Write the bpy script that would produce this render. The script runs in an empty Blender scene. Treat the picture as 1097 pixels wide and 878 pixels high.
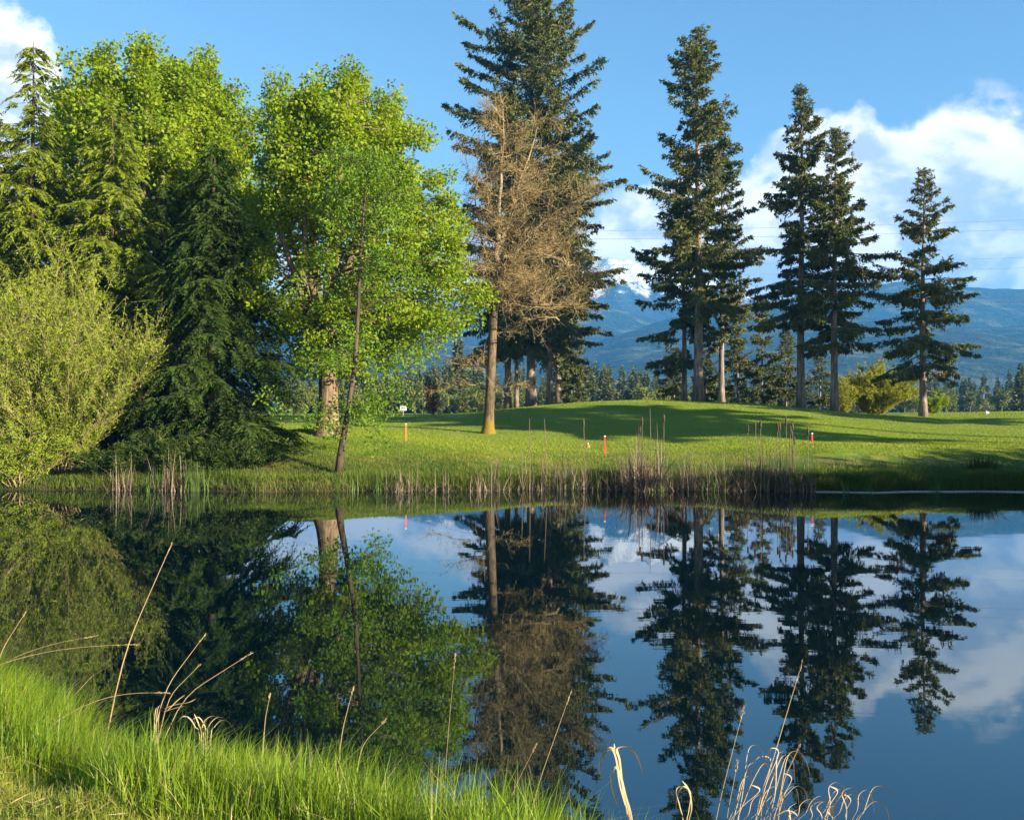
import bpy, math, random
import numpy as np

R = math.radians
scene = bpy.context.scene
COL = scene.collection
F, CX, CY, EYE = 1000.0, 548.5, 440.0, 2.4        # photograph scale: metres per pixel at one metre, camera height over the water

# ------------------------------------------------------------------ camera
cam_data = bpy.data.cameras.new('camera')
cam_data.sensor_width = 36.0
cam_data.lens = 36.0 * F / 1097.0
cam_data.clip_start = 0.05
cam_data.clip_end = 40000
cam_data.shift_y = 1.0 / 1097.0
cam = bpy.data.objects.new('camera', cam_data)
COL.objects.link(cam)
cam.location = (0, 0, EYE)
cam.rotation_euler = (R(90), 0, 0)
scene.camera = cam

# ------------------------------------------------------------------ world, sun, exposure
SUN_AZ, SUN_EL = 55.0, 18.5                       # degrees to the right of straight behind the camera; height
SKY_STRENGTH = 0.055
SUN_STRENGTH = 5.0
EXPOSURE = 2.08
scene.view_settings.view_transform = 'Standard'
scene.view_settings.look = 'None'
scene.view_settings.gamma = 1.0
scene.view_settings.use_curve_mapping = False
scene.view_settings.exposure = EXPOSURE
to_sun = (math.sin(R(SUN_AZ)) * math.cos(R(SUN_EL)), -math.cos(R(SUN_AZ)) * math.cos(R(SUN_EL)), math.sin(R(SUN_EL)))

world = bpy.data.worlds.new('World')
scene.world = world
world.use_nodes = True


class NT:
    """small helper for wiring nodes"""
    def __init__(self, tree):
        self.t = tree
        self.n = tree.nodes
        self.l = tree.links

    def node(self, kind, ins=None, **props):
        nd = self.n.new(kind)
        for k, v in props.items():
            setattr(nd, k, v)
        for k, v in (ins or {}).items():
            self.put(nd.inputs[k], v)
        return nd

    def put(self, sock, v):
        if isinstance(v, bpy.types.NodeSocket):
            self.l.new(v, sock)
        else:
            sock.default_value = v

    def math(self, op, a, b=None, c=None, clamp=False):
        nd = self.n.new('ShaderNodeMath')
        nd.operation = op
        nd.use_clamp = clamp
        self.put(nd.inputs[0], a)
        if b is not None:
            self.put(nd.inputs[1], b)
        if c is not None:
            self.put(nd.inputs[2], c)
        return nd.outputs[0]

    def mix(self, f, a, b, blend='MIX'):
        nd = self.n.new('ShaderNodeMix')
        nd.data_type = 'RGBA'
        nd.blend_type = blend
        self.put(nd.inputs['Factor'], f)
        self.put(nd.inputs['A'], a)
        self.put(nd.inputs['B'], b)
        return nd.outputs['Result']

    def smooth(self, v, lo, hi, a=0.0, b=1.0):
        nd = self.n.new('ShaderNodeMapRange')
        nd.interpolation_type = 'SMOOTHSTEP'
        self.put(nd.inputs[0], v)
        nd.inputs[1].default_value = lo
        nd.inputs[2].default_value = hi
        nd.inputs[3].default_value = a
        nd.inputs[4].default_value = b
        return nd.outputs[0]

    def noise(self, vec, scale, detail=3.0, rough=0.55, dist=0.0):
        nd = self.node('ShaderNodeTexNoise', {'Scale': scale, 'Detail': detail, 'Roughness': rough, 'Distortion': dist})
        if vec is not None:
            self.put(nd.inputs['Vector'], vec)
        return nd.outputs['Fac']

    def scale(self, vec, s, loc=(0, 0, 0)):
        nd = self.node('ShaderNodeMapping', {'Vector': vec, 'Scale': s, 'Location': loc})
        return nd.outputs[0]


def build_world():
    w = NT(world.node_tree)
    for nd in list(w.n):
        w.n.remove(nd)
    sky = w.node('ShaderNodeTexSky', sky_type='NISHITA', sun_disc=False)
    sky.sun_elevation = R(SUN_EL)
    sky.sun_rotation = math.atan2(to_sun[0], to_sun[1])
    sky.altitude = 200
    sky.air_density = 1.0
    sky.dust_density = 0.3
    sky.ozone_density = 2.5
    tc = w.node('ShaderNodeTexCoord').outputs['Generated']
    sep = w.node('ShaderNodeSeparateXYZ', {0: tc})
    x, y, z = sep.outputs
    az = w.math('ARCTAN2', x, y)                        # 0 to the north, grows to the east
    el = w.math('ARCSINE', z)
    # cloud bank: height of its top by compass bearing
    fc = w.n.new('ShaderNodeFloatCurve')
    c = fc.mapping.curves[0]
    pts = [(-1.2, .16), (-.80, .22), (-.56, .365), (-.475, .365), (-.435, .25), (-.36, .17), (-.2, .17), (-.05, .18), (.05, .21), (.12, .232), (.2, .235),
           (.25, .255), (.31, .298), (.345, .31), (.39, .28), (.43, .302), (.47, .295), (.6, .26), (1.2, .18)]
    while len(c.points) < len(pts):
        c.points.new(0.5, 0.5)
    for p, (a, v) in zip(c.points, pts):
        p.location = ((a + 1.2) / 2.4, v * 2)
    fc.mapping.update()
    w.put(fc.inputs['Value'], w.math('MULTIPLY_ADD', az, 1 / 2.4, .5, clamp=True))
    top = w.math('MULTIPLY', fc.outputs[0], .5)
    uv = w.node('ShaderNodeCombineXYZ', {0: az, 1: w.math('MULTIPLY', el, 1.35), 2: 0.0}).outputs[0]
    n1 = w.noise(uv, 7.5, 8, .56, .25)
    n2 = w.noise(w.scale(uv, (1, 1, 1), (3.1, 1.7, 0)), 26.0, 6, .6)
    n3 = w.noise(w.scale(uv, (1, 1, 1), (-.022, -.02, 0)), 7.5, 8, .56, .25)
    h = w.math('SUBTRACT', top, el)
    h = w.math('ADD', h, w.math('MULTIPLY', w.math('MINIMUM', h, 0.0), 1.2))
    d = w.math('MULTIPLY_ADD', w.math('SUBTRACT', n1, .5), .25, h)
    d = w.math('MULTIPLY_ADD', w.math('SUBTRACT', n2, .5), .035, d)
    dens = w.smooth(d, -.008, .024)
    gaps = w.smooth(w.noise(w.scale(uv, (1, 1, 1), (7, 2, 0)), 5.0, 4, .5), .34, .52, .72, 1.0)
    dens = w.math('MULTIPLY', dens, gaps)
    wisp = w.smooth(w.noise(w.scale(uv, (1, 1.6, 1), (1.3, 5.2, 0)), 6.0, 7, .62), .68, .86, 0, .45)
    dens = w.math('MAXIMUM', dens, wisp)
    relief = w.math('SUBTRACT', n3, n1)                  # the side turned to the light
    lit = w.smooth(w.math('MULTIPLY_ADD', w.math('SUBTRACT', .06, d), 2.2, w.math('MULTIPLY', relief, 4.0)), -.45, .22)
    ccol = w.mix(lit, (.50, .54, .65, 1), (1.06, .99, .92, 1))
    fade = w.smooth(d, 0.0, .22, 0, .0)
    skyc = w.mix(1.0, sky.outputs[0], (1.05, 1.07, .96, 1), 'MULTIPLY')
    deep = w.smooth(el, 0.02, .5)
    skyc = w.mix(deep, skyc, w.mix(1.0, skyc, (.86, .93, 1.0, 1), 'MULTIPLY'))
    skyb = w.node('ShaderNodeBackground', {'Color': skyc, 'Strength': SKY_STRENGTH})
    cldb = w.node('ShaderNodeBackground', {'Color': ccol, 'Strength': .40})
    m = w.node('ShaderNodeMixShader', {0: dens, 1: skyb.outputs[0], 2: cldb.outputs[0]})
    w.node('ShaderNodeOutputWorld', {'Surface': m.outputs[0]})


build_world()
sun_data = bpy.data.lights.new('sun', 'SUN')
sun_data.energy = SUN_STRENGTH
sun_data.angle = R(0.5)
sun_data.color = (1.0, .86, .63)
sun = bpy.data.objects.new('sun', sun_data)
COL.objects.link(sun)
from mathutils import Vector
sun.rotation_euler = Vector(to_sun).to_track_quat('Z', 'Y').to_euler()

# ------------------------------------------------------------------ helpers


def P(px, py, D):
    return np.array([(px - CX) / F * D, D, EYE + (CY - py) / F * D])


def XW(px, D):
    return (px - CX) / F * D


def ZW(py, D):
    return EYE + (CY - py) / F * D


def ss(t):
    t = np.clip(t, 0, 1)
    return t * t * (3 - 2 * t)


def norm(v):
    return v / np.maximum(np.linalg.norm(v, axis=-1, keepdims=True), 1e-9)


def perp(d, rng):
    r = rng.normal(size=d.shape)
    return norm(np.cross(d, r))


def wob(x, y, s, seed=0):
    """cheap smooth noise made of a few sines, about -1..1"""
    o = 0
    for k, (a, b, c) in enumerate(((1, .7, 0), (-.6, 1.1, 1.3), (1.7, -.4, 2.1), (.5, 1.9, 4.2))):
        o = o + np.sin((a * x + b * y) * s + c + seed * 1.7 + k) / (1 + .4 * k)
    return o / 2.5


class MB:
    def __init__(self):
        self.v, self.f, self.n = [], [], 0

    def quads(self, q):
        q = np.asarray(q, dtype=np.float32)
        if len(q) == 0:
            return
        m = len(q)
        self.v.append(q.reshape(-1, 3))
        self.f.append(np.arange(m * 4).reshape(m, 4) + self.n)
        self.n += m * 4

    def mesh(self, v, faces):
        v = np.asarray(v, dtype=np.float32)
        self.v.append(v)
        self.f.append(np.asarray(faces) + self.n)
        self.n += len(v)

    def grid(self, g):
        """g (a,b,3) grid of points, joined"""
        a, b = g.shape[:2]
        i = np.arange(a * b).reshape(a, b)
        f = np.stack([i[:-1, :-1], i[:-1, 1:], i[1:, 1:], i[1:, :-1]], -1).reshape(-1, 4)
        self.mesh(g.reshape(-1, 3), f)

    def tube(self, pts, rad, k=8, cap=True):
        pts = np.asarray(pts, float)
        rad = np.broadcast_to(np.asarray(rad, float), (len(pts),))
        t = norm(np.gradient(pts, axis=0))
        ref = np.array([.31, .95, .05]) if abs(t[0][2]) > .6 else np.array([0, 0, 1.0])
        a = norm(np.cross(t, ref))
        b = np.cross(t, a)
        th = np.linspace(0, 2 * math.pi, k, endpoint=False)
        ring = pts[:, None] + rad[:, None, None] * (np.cos(th)[None, :, None] * a[:, None] + np.sin(th)[None, :, None] * b[:, None])
        n = len(pts)
        i = np.arange(n * k).reshape(n, k)
        j = np.roll(i, -1, axis=1)
        f = np.stack([i[:-1], j[:-1], j[1:], i[1:]], -1).reshape(-1, 4)
        v = ring.reshape(-1, 3)
        if cap:
            v = np.concatenate([v, pts[[0, -1]]])
            c0 = np.stack([j[0], i[0], np.full(k, n * k), np.full(k, n * k)], -1)
            c1 = np.stack([i[-1], j[-1], np.full(k, n * k + 1), np.full(k, n * k + 1)], -1)
            f = np.concatenate([f, c0, c1])
        self.mesh(v, f)

    def box(self, lo, hi):
        x0, y0, z0 = lo
        x1, y1, z1 = hi
        v = [(x0, y0, z0), (x1, y0, z0), (x1, y1, z0), (x0, y1, z0), (x0, y0, z1), (x1, y0, z1), (x1, y1, z1), (x0, y1, z1)]
        self.mesh(v, [(3, 2, 1, 0), (4, 5, 6, 7), (0, 1, 5, 4), (1, 2, 6, 5), (2, 3, 7, 6), (3, 0, 4, 7)])

    def prisms(self, A, B, ra, rb, rng):
        """many thin three-sided twigs at once"""
        A, B = np.asarray(A), np.asarray(B)
        if len(A) == 0:
            return
        d = norm(B - A)
        a = perp(d, rng)
        b = np.cross(d, a)
        ra = np.broadcast_to(ra, (len(A),))[:, None]
        rb = np.broadcast_to(rb, (len(A),))[:, None]
        ra_, rb_ = [], []
        for k in range(3):
            th = k * 2.0944
            o = math.cos(th) * a + math.sin(th) * b
            ra_.append(A + o * ra)
            rb_.append(B + o * rb)
        m = len(A)
        v = np.stack(ra_ + rb_, 1).reshape(-1, 3)
        i = np.arange(m)[:, None, None] * 6 + np.array([[0, 1, 4, 3], [1, 2, 5, 4], [2, 0, 3, 5]])[None]
        self.mesh(v, i.reshape(-1, 4))

    def kites(self, base, d, ln, wd, rng, bend=0.15, side=None, mid=.45):
        """leaf-shaped faces, each folded a little along its own length"""
        if len(base) == 0:
            return
        d = norm(d)
        s = perp(d, rng) if side is None else side
        nrm = np.cross(d, s)
        ln = np.broadcast_to(ln, (len(base),))[:, None]
        wd = np.broadcast_to(wd, (len(base),))[:, None]
        up = nrm * (ln * bend)
        p0 = base
        p1 = base + d * ln * mid + s * wd * .5 + up
        p2 = base + d * ln
        p3 = base + d * ln * mid - s * wd * .5 + up
        self.quads(np.stack([p0, p1, p2, p3], 1))

    def data(self, name, mat, smooth=False):
        me = bpy.data.meshes.new(name)
        v = np.concatenate(self.v).astype(np.float32)
        f = np.concatenate(self.f).astype(np.int32)
        tri = f[:, 2] == f[:, 3]
        q, t = f[~tri], f[tri][:, :3]
        loops = np.concatenate([q.ravel(), t.ravel()])
        starts = np.concatenate([np.arange(len(q)) * 4, len(q) * 4 + np.arange(len(t)) * 3])
        me.vertices.add(len(v))
        me.vertices.foreach_set('co', v.ravel())
        me.loops.add(len(loops))
        me.loops.foreach_set('vertex_index', loops.astype(np.int32))
        me.polygons.add(len(starts))
        me.polygons.foreach_set('loop_start', starts.astype(np.int32))
        if smooth:
            me.polygons.foreach_set('use_smooth', np.ones(len(starts), bool))
        else:
            me.polygons.foreach_set('use_smooth', np.zeros(len(starts), bool))
        me.update(calc_edges=True)
        me.materials.append(mat)
        return me

    def build(self, name, mat, parent=None, smooth=False, loc=None):
        o = bpy.data.objects.new(name, self.data(name, mat, smooth))
        COL.objects.link(o)
        if parent is not None:
            o.parent = parent
        if loc is not None:
            o.location = loc
        return o


def tag(o, label=None, cat=None, group=None, kind=None):
    if label:
        o['label'] = label
    if cat:
        o['category'] = cat
    if group:
        o['group'] = group
    if kind:
        o['kind'] = kind
    return o


def thing(name, label, cat, loc=(0, 0, 0), rz=0.0, group=None):
    o = bpy.data.objects.new(name, None)
    o.empty_display_size = .2
    COL.objects.link(o)
    o.location = loc
    o.rotation_euler = (0, 0, rz)
    return tag(o, label, cat, group)


def copy_tree(o, parent=None):
    c = o.copy()
    COL.objects.link(c)
    c.parent = parent
    for ch in o.children:
        copy_tree(ch, c)
    return c


ORD = ['first', 'second', 'third', 'fourth', 'fifth', 'sixth', 'seventh', 'eighth', 'ninth', 'tenth', 'eleventh', 'twelfth', 'thirteenth',
       'fourteenth', 'fifteenth', 'sixteenth', 'seventeenth', 'eighteenth', 'nineteenth', 'twentieth', 'twenty-first', 'twenty-second', 'twenty-third', 'twenty-fourth']

# ------------------------------------------------------------------ materials


def mat(name):
    m = bpy.data.materials.new(name)
    m.use_nodes = True
    t = NT(m.node_tree)
    for nd in list(t.n):
        t.n.remove(nd)
    return m, t


def finish(t, sh):
    t.node('ShaderNodeOutputMaterial', {'Surface': sh})


def c4(c):
    return (c[0], c[1], c[2], 1)


def leaf_mat(name, a, b, trans=.35, tcol=None, scale=.7, rough=.55, spec=.3):
    m, t = mat(name)
    g = t.node('ShaderNodeNewGeometry')
    co = t.node('ShaderNodeTexCoord').outputs['Object']
    big = t.smooth(t.noise(co, scale, 3), .35, .65)
    f = t.math('ADD', t.math('MULTIPLY', g.outputs['Random Per Island'], .55), t.math('MULTIPLY', big, .45))
    col = t.mix(f, c4(a), c4(b))
    p = t.node('ShaderNodeBsdfPrincipled', {'Base Color': col, 'Roughness': rough, 'Specular IOR Level': spec})
    if trans > 0:
        tc = t.mix(1.0, col, c4(tcol or (1.3, 1.15, .5)), 'MULTIPLY')
        tr = t.node('ShaderNodeBsdfTranslucent', {'Color': tc})
        mx = t.node('ShaderNodeMixShader', {0: trans, 1: p.outputs[0], 2: tr.outputs[0]})
        finish(t, mx.outputs[0])
    else:
        finish(t, p.outputs[0])
    return m


def bark_mat(name, a, b, vs=(9, 9, 1.3), bump=.6, moss=None, moss_h=1.2, limbs=None):
    m, t = mat(name)
    co = t.node('ShaderNodeTexCoord').outputs['Object']
    n = t.noise(t.scale(co, vs), 1.0, 6, .62, .6)
    f = t.smooth(n, .35, .68)
    col = t.mix(f, c4(a), c4(b))
    if moss is not None:
        z = t.node('ShaderNodeSeparateXYZ', {0: co}).outputs[2]
        k = t.math('MULTIPLY_ADD', t.math('SUBTRACT', t.noise(co, 3.5, 4), .5), 1.4, z)
        col = t.mix(t.smooth(k, moss_h * .35, moss_h, 1, 0), col, c4(moss))
    if limbs is not None:
        z = t.node('ShaderNodeSeparateXYZ', {0: co}).outputs[2]
        col = t.mix(t.smooth(z, 6.0, 9.0, 0, .85), col, t.mix(f, c4([v * .6 for v in limbs]), c4(limbs)))
    bp = t.node('ShaderNodeBump', {'Strength': bump, 'Distance': .04, 'Height': n})
    p = t.node('ShaderNodeBsdfPrincipled', {'Base Color': col, 'Roughness': .9, 'Specular IOR Level': .15, 'Normal': bp.outputs[0]})
    finish(t, p.outputs[0])
    return m


def plain_mat(name, a, b=None, scale=6, rough=.6, spec=.3, trans=0):
    m, t = mat(name)
    co = t.node('ShaderNodeTexCoord').outputs['Object']
    n = t.smooth(t.noise(co, scale, 4), .3, .7)
    col = t.mix(n, c4(a), c4(b or a))
    p = t.node('ShaderNodeBsdfPrincipled', {'Base Color': col, 'Roughness': rough, 'Specular IOR Level': spec})
    if trans:
        tr = t.node('ShaderNodeBsdfTranslucent', {'Color': col})
        p = t.node('ShaderNodeMixShader', {0: trans, 1: p.outputs[0], 2: tr.outputs[0]})
    finish(t, p.outputs[0])
    return m


M = {}
M['fir'] = leaf_mat('fir_needles', (.042, .072, .020), (.145, .150, .034), .18, scale=.5, rough=.6)
M['fir_far'] = leaf_mat('far_conifer_needles', (.045, .070, .018), (.125, .125, .03), .1, scale=.15)
M['young_fir'] = leaf_mat('young_fir_needles', (.035, .055, .014), (.10, .105, .022), .15, scale=.6)
M['maple'] = leaf_mat('maple_leaves', (.112, .200, .005), (.258, .335, .008), .5, (1.3, 1.22, .3), scale=.5)
M['lean'] = leaf_mat('alder_leaves', (.07, .155, .007), (.16, .26, .010), .45, scale=.7)
M['cedar'] = leaf_mat('shaded_cedar_fronds', (.012, .032, .006), (.045, .075, .009), .2, scale=.6, spec=.08)  # shaded copy: shade darkens the base colour; also used on bank shrubs and tussock
M['cedar_lit'] = leaf_mat('sunlit_cedar_fronds', (.075, .125, .007), (.18, .215, .010), .3, scale=.6, spec=.2)  # sunlit copy of the cedar fronds, sunlight mixed into the base colour
M['willow'] = leaf_mat('willow_leaves', (.13, .205, .008), (.27, .33, .018), .42, scale=.9)
M['yellow_bush'] = leaf_mat('yellow_shrub_leaves', (.15, .19, .010), (.29, .30, .020), .42, scale=.6)
M['bud'] = leaf_mat('brown_buds', (.16, .12, .032), (.30, .225, .07), .2, scale=.7)
M['red_leaf'] = leaf_mat('bronze_leaves', (.10, .03, .015), (.18, .075, .02), .3)
M['broad_far'] = leaf_mat('far_broadleaf', (.07, .10, .016), (.16, .17, .025), .2, scale=.2)
M['grass_tall'] = leaf_mat('tall_grass_blades', (.055, .135, .006), (.205, .285, .014), .38, (1.3, 1.2, .4), scale=1.4, rough=.5)
M['grass_short'] = leaf_mat('mown_grass_blades', (.10, .16, .014), (.24, .24, .035), .3, scale=2.5)
M['lawn'] = leaf_mat('lawn_blades', (.14, .205, .008), (.205, .245, .013), .3, scale=.3)
M['grass_bank'] = leaf_mat('bank_grass_blades', (.045, .095, .010), (.14, .175, .018), .3, scale=.8)
M['straw'] = leaf_mat('dry_straw', (.26, .19, .10), (.48, .36, .20), .2, (1.1, 1.0, .8), scale=3)
M['thatch'] = leaf_mat('dry_thatch', (.22, .17, .07), (.40, .31, .14), .1, scale=3)
M['reed'] = leaf_mat('dead_reed', (.085, .060, .042), (.21, .16, .115), .15, (1, 1, .9), scale=2)
M['reed_green'] = leaf_mat('green_reed', (.05, .11, .015), (.10, .17, .03), .3, scale=2)
M['fir_bark'] = bark_mat('fir_bark', (.10, .075, .06), (.27, .215, .175))
M['maple_bark'] = bark_mat('maple_bark', (.08, .055, .035), (.24, .175, .11))
M['brown_bark'] = bark_mat('smooth_brown_bark', (.055, .040, .026), (.145, .108, .068), vs=(7, 7, 2.2), bump=.4, moss=(.15, .105, .015), moss_h=.95, limbs=(.34, .265, .175))
M['dark_bark'] = bark_mat('dark_bark', (.03, .024, .017), (.09, .068, .046), bump=.4)
M['twig'] = bark_mat('twig_bark', (.15, .11, .055), (.31, .235, .125), bump=.1)
M['stem'] = bark_mat('shrub_stem', (.14, .11, .05), (.28, .22, .11), bump=.1)
M['head'] = plain_mat('cattail_head', (.045, .028, .016), (.09, .055, .03), 20, .9)
M['red'] = plain_mat('red_paint', (.40, .030, .018), (.50, .055, .028), 12, .5)
M['orange'] = plain_mat('orange_red_paint', (.62, .13, .03), (.72, .19, .05), 12, .5)
M['white'] = plain_mat('white_paint', (.74, .74, .72), (.80, .80, .79), 5, .5)
M['wood'] = plain_mat('stake_wood', (.22, .17, .11), (.32, .25, .17), 9, .8)
M['blue'] = plain_mat('blue_cloth', (.02, .05, .16), (.03, .07, .22), 4, .8, trans=.2)
M['wire'] = plain_mat('wire', (.16, .17, .19), (.20, .21, .23), .1, .5)
M['strip'] = plain_mat('pale_strip', (.28, .29, .27), (.40, .40, .38), 2, .6)
M['metal'] = plain_mat('dark_metal', (.05, .055, .06), (.09, .09, .1), 5, .4)

# ------------------------------------------------------------------ terrain
NEAR_S = ([-60, -30, -6, -3.9, -3.05, -2.6, -1.95, -.9, 0, 1.5, 4, 10, 30], [11, 9.8, 8.2, 7.2, 6.7, 6.1, 5.55, 5.22, 4.8, 4.4, 4.1, 3.8, 3.2])
CREST = ([-60, -25, -17, -9, -4, 0, 3.3, 7, 10.6, 18, 30, 60], [1.2, 1.0, 1.0, 1.3, 1.2, 1.0, .87, 1.0, 1.25, 1.1, 1.3, 1.6])
RIDGE = ([-90, -30, -13, -6.5, -2.9, .7, 4.3, 8.5, 12, 15, 18.5, 21, 24.7, 33, 60, 120], [2.0, 2.1, 2.15, 2.1, 2.3, 2.62, 2.95, 3.1, 2.98, 2.85, 2.5, 2.2, 2.02, 2.3, 2.4, 2.2])


def far_shore(x):
    return 28.0 + .35 * np.sin(x * .35 + .6) + .18 * np.sin(x * 1.1) + .08 * np.sin(x * 2.7 + 1)


def near_shore(x):
    return np.interp(x, *NEAR_S) + .08 * np.sin(x * 3.1) + .05 * np.sin(x * 7.3 + 1)


def ground_z(x, y):
    x, y = np.broadcast_arrays(np.asarray(x, float), np.asarray(y, float))
    S = far_shore(x)
    u = y - S
    c = np.interp(x, *CREST)
    r = np.interp(x, *RIDGE)
    zf = c * (.26 * ss(u / .35) + .74 * ss(u / 5.2))
    zf = zf + (r - c) * ss((y - 36) / 24)
    zf = zf + .42 * np.exp(-((x + 7.2) / 2.6) ** 2 - ((y - 35.5) / 2.2) ** 2)
    zf = zf + (1.9 - r) * ss((y - 74) / 40) + .10 * wob(x, y, .12) * ss((u - 3) / 8)
    zf = zf + .05 * wob(x, y, .9, 2) * ss(u / 2) * ss((8 - u) / 4)
    v = near_shore(x) - y
    zn = .86 * (.12 * ss(v / .25) + .88 * ss((v - .05) / 2.1)) + .03 * wob(x, y, 1.3) * ss(v / .5)
    e = x - 21.0 - .6 * np.sin(y * .4)
    ze = 1.1 * (.2 * ss(e / .4) + .8 * ss(e / 6))
    w = -26.0 - x
    zw = 1.1 * (.2 * ss(w / .4) + .8 * ss(w / 6))
    land = np.maximum(np.maximum(np.where(u > 0, zf, 0), np.where(v > 0, zn, 0)), np.maximum(np.where(e > 0, ze, 0), np.where(w > 0, zw, 0)))
    dist = np.maximum.reduce([u, v, e, w])
    depth = -.9 * ss(-dist / 2.5) - .03
    return np.where(dist > 0, land, depth)


def gz(x, y):
    return float(ground_z(np.array([x]), np.array([y]))[0])


def steps(*parts):
    o = []
    for a, b, s in parts:
        o.append(np.arange(a, b - 1e-6, s))
    o.append([parts[-1][1]])
    return np.concatenate(o)


xs = steps((-4000, -600, 200), (-600, -120, 24), (-120, -30, 3), (-30, -6, .4), (-6, 6, .12), (6, 34, .4), (34, 120, 3), (120, 600, 24), (600, 4000, 200))
ys = steps((-400, -40, 24), (-40, -4, 2), (-4, 1.5, .5), (1.5, 7, .1), (7, 26, .8), (26, 36, .15), (36, 80, .6), (80, 200, 6), (200, 1000, 40), (1000, 4400, 200))
gx, gy = np.meshgrid(xs, ys)
mb = MB()
mb.grid(np.stack([gx, gy, ground_z(gx, gy)], -1))


def ground_material():
    m, t = mat('turf_and_soil')
    g = t.node('ShaderNodeNewGeometry')
    pos = g.outputs['Position']
    x, y, z = t.node('ShaderNodeSeparateXYZ', {0: pos}).outputs
    fine = t.noise(pos, 9.0, 6, .7)
    mid = t.noise(pos, 1.1, 5, .6)
    big = t.noise(pos, .11, 3, .5)
    lawn = t.mix(t.smooth(fine, .3, .7), c4((.09, .155, .010)), c4((.155, .205, .016)))
    lawn = t.mix(t.smooth(mid, .42, .72, 0, .6), lawn, c4((.175, .20, .022)))
    lawn = t.mix(t.smooth(big, .45, .7, 0, .5), lawn, c4((.07, .135, .014)))
    stripe = t.math('SINE', t.math('MULTIPLY_ADD', t.math('ADD', t.math('MULTIPLY', x, .35), y), 2.1, t.math('MULTIPLY', big, 4.0)))
    lawn = t.mix(t.smooth(stripe, -.3, .3, 0, .16), lawn, c4((.15, .20, .02)))
    straw = t.mix(t.smooth(fine, .35, .65), c4((.20, .16, .05)), c4((.34, .27, .11)))
    soil = t.mix(t.smooth(mid, .35, .65), c4((.018, .014, .009)), c4((.055, .040, .022)))
    rough = t.mix(t.smooth(mid, .38, .62), c4((.055, .10, .012)), c4((.15, .13, .035)))
    hz = t.math('MULTIPLY_ADD', t.math('SUBTRACT', mid, .5), .5, z)
    col = t.mix(t.smooth(hz, .75, 1.15), rough, lawn)
    far_off = t.smooth(y, 12, 20)
    near_mix = t.mix(t.smooth(t.noise(pos, 2.3, 4, .6), .50, .66), c4((.15, .20, .015)), straw)
    col = t.mix(far_off, near_mix, col)
    litter = t.mix(t.smooth(fine, .35, .6), c4((.035, .03, .012)), c4((.12, .085, .03)))
    lk = t.math('MULTIPLY', t.smooth(x, -4.2, -6.0), t.smooth(t.math('MULTIPLY_ADD', t.math('SUBTRACT', mid, .5), 1.2, z), .95, .55))
    col = t.mix(t.math('MULTIPLY', lk, far_off), col, litter)
    col = t.mix(t.smooth(hz, .12, .36), soil, col)
    h = t.math('ADD', fine, t.math('MULTIPLY', mid, 1.5))
    bp = t.node('ShaderNodeBump', {'Strength': .55, 'Distance': .05, 'Height': h})
    p = t.node('ShaderNodeBsdfPrincipled', {'Base Color': col, 'Roughness': .85, 'Specular IOR Level': .15, 'Normal': bp.outputs[0]})
    finish(t, p.outputs[0])
    return m


tag(mb.build('ground', ground_material(), smooth=True), kind='structure')


def water_material():
    m, t = mat('pond_water')
    pos = t.node('ShaderNodeNewGeometry').outputs['Position']
    n1 = t.noise(t.scale(pos, (1.1, 4.2, 1)), 1.0, 3, .5, .3)
    n2 = t.noise(t.scale(pos, (.25, .5, 1)), 1.0, 2, .5)
    calm = t.smooth(t.noise(t.scale(pos, (.12, .3, 1)), 1.0, 2), .35, .7, .35, 1.0)
    h = t.math('ADD', t.math('MULTIPLY', n1, t.math('MULTIPLY', calm, .0005)), t.math('MULTIPLY', n2, .0005))
    bp = t.node('ShaderNodeBump', {'Strength': 1.0, 'Distance': 1.0, 'Height': h})
    p = t.node('ShaderNodeBsdfPrincipled', {'Base Color': (.0005, .004, .007, 1), 'Roughness': .012, 'IOR': 2.35, 'Specular Tint': (.74, .96, 1.0, 1), 'Normal': bp.outputs[0]})
    finish(t, p.outputs[0])
    return m


mb = MB()
wx, wy = np.meshgrid(np.linspace(-28, 24, 40), np.linspace(2.5, 30, 30))
mb.grid(np.stack([wx, wy, 0 * wx], -1))
tag(mb.build('water', water_material(), smooth=True), kind='structure')

# ------------------------------------------------------------------ hills and mountain


def fbm(x, y, s, oct=5, seed=0):
    rs = np.random.RandomState(seed)
    o = 0
    for k in range(oct):
        o = o + wob(x + rs.rand() * 500, y + rs.rand() * 500, s * 2.05 ** k, seed + k) * .52 ** k
    return o


def slope_material(name, a, b, c, snow=None):
    m, t = mat(name)
    pos = t.node('ShaderNodeNewGeometry').outputs['Position']
    z = t.node('ShaderNodeSeparateXYZ', {0: pos}).outputs[2]
    n1 = t.noise(pos, .012, 5, .6)
    n2 = t.noise(t.scale(pos, (1, 1, .35)), .09, 4, .75)
    col = t.mix(t.smooth(n2, .35, .65), c4(a), c4(b))
    col = t.mix(t.smooth(n1, .50, .66, 0, .75), col, c4(c))
    if snow:
        k = t.math('MULTIPLY_ADD', t.math('SUBTRACT', t.noise(t.scale(pos, (1, 1, .4)), .012, 7, .7), .5), 420.0, z)
        col = t.mix(t.smooth(k, snow - 20, snow + 25), col, c4((.82, .84, .88)))
    bp = t.node('ShaderNodeBump', {'Strength': 1.0, 'Distance': 22.0, 'Height': n2})
    p = t.node('ShaderNodeBsdfPrincipled', {'Base Color': col, 'Roughness': .9, 'Specular IOR Level': .1, 'Normal': bp.outputs[0]})
    finish(t, p.outputs[0])
    return m


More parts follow.
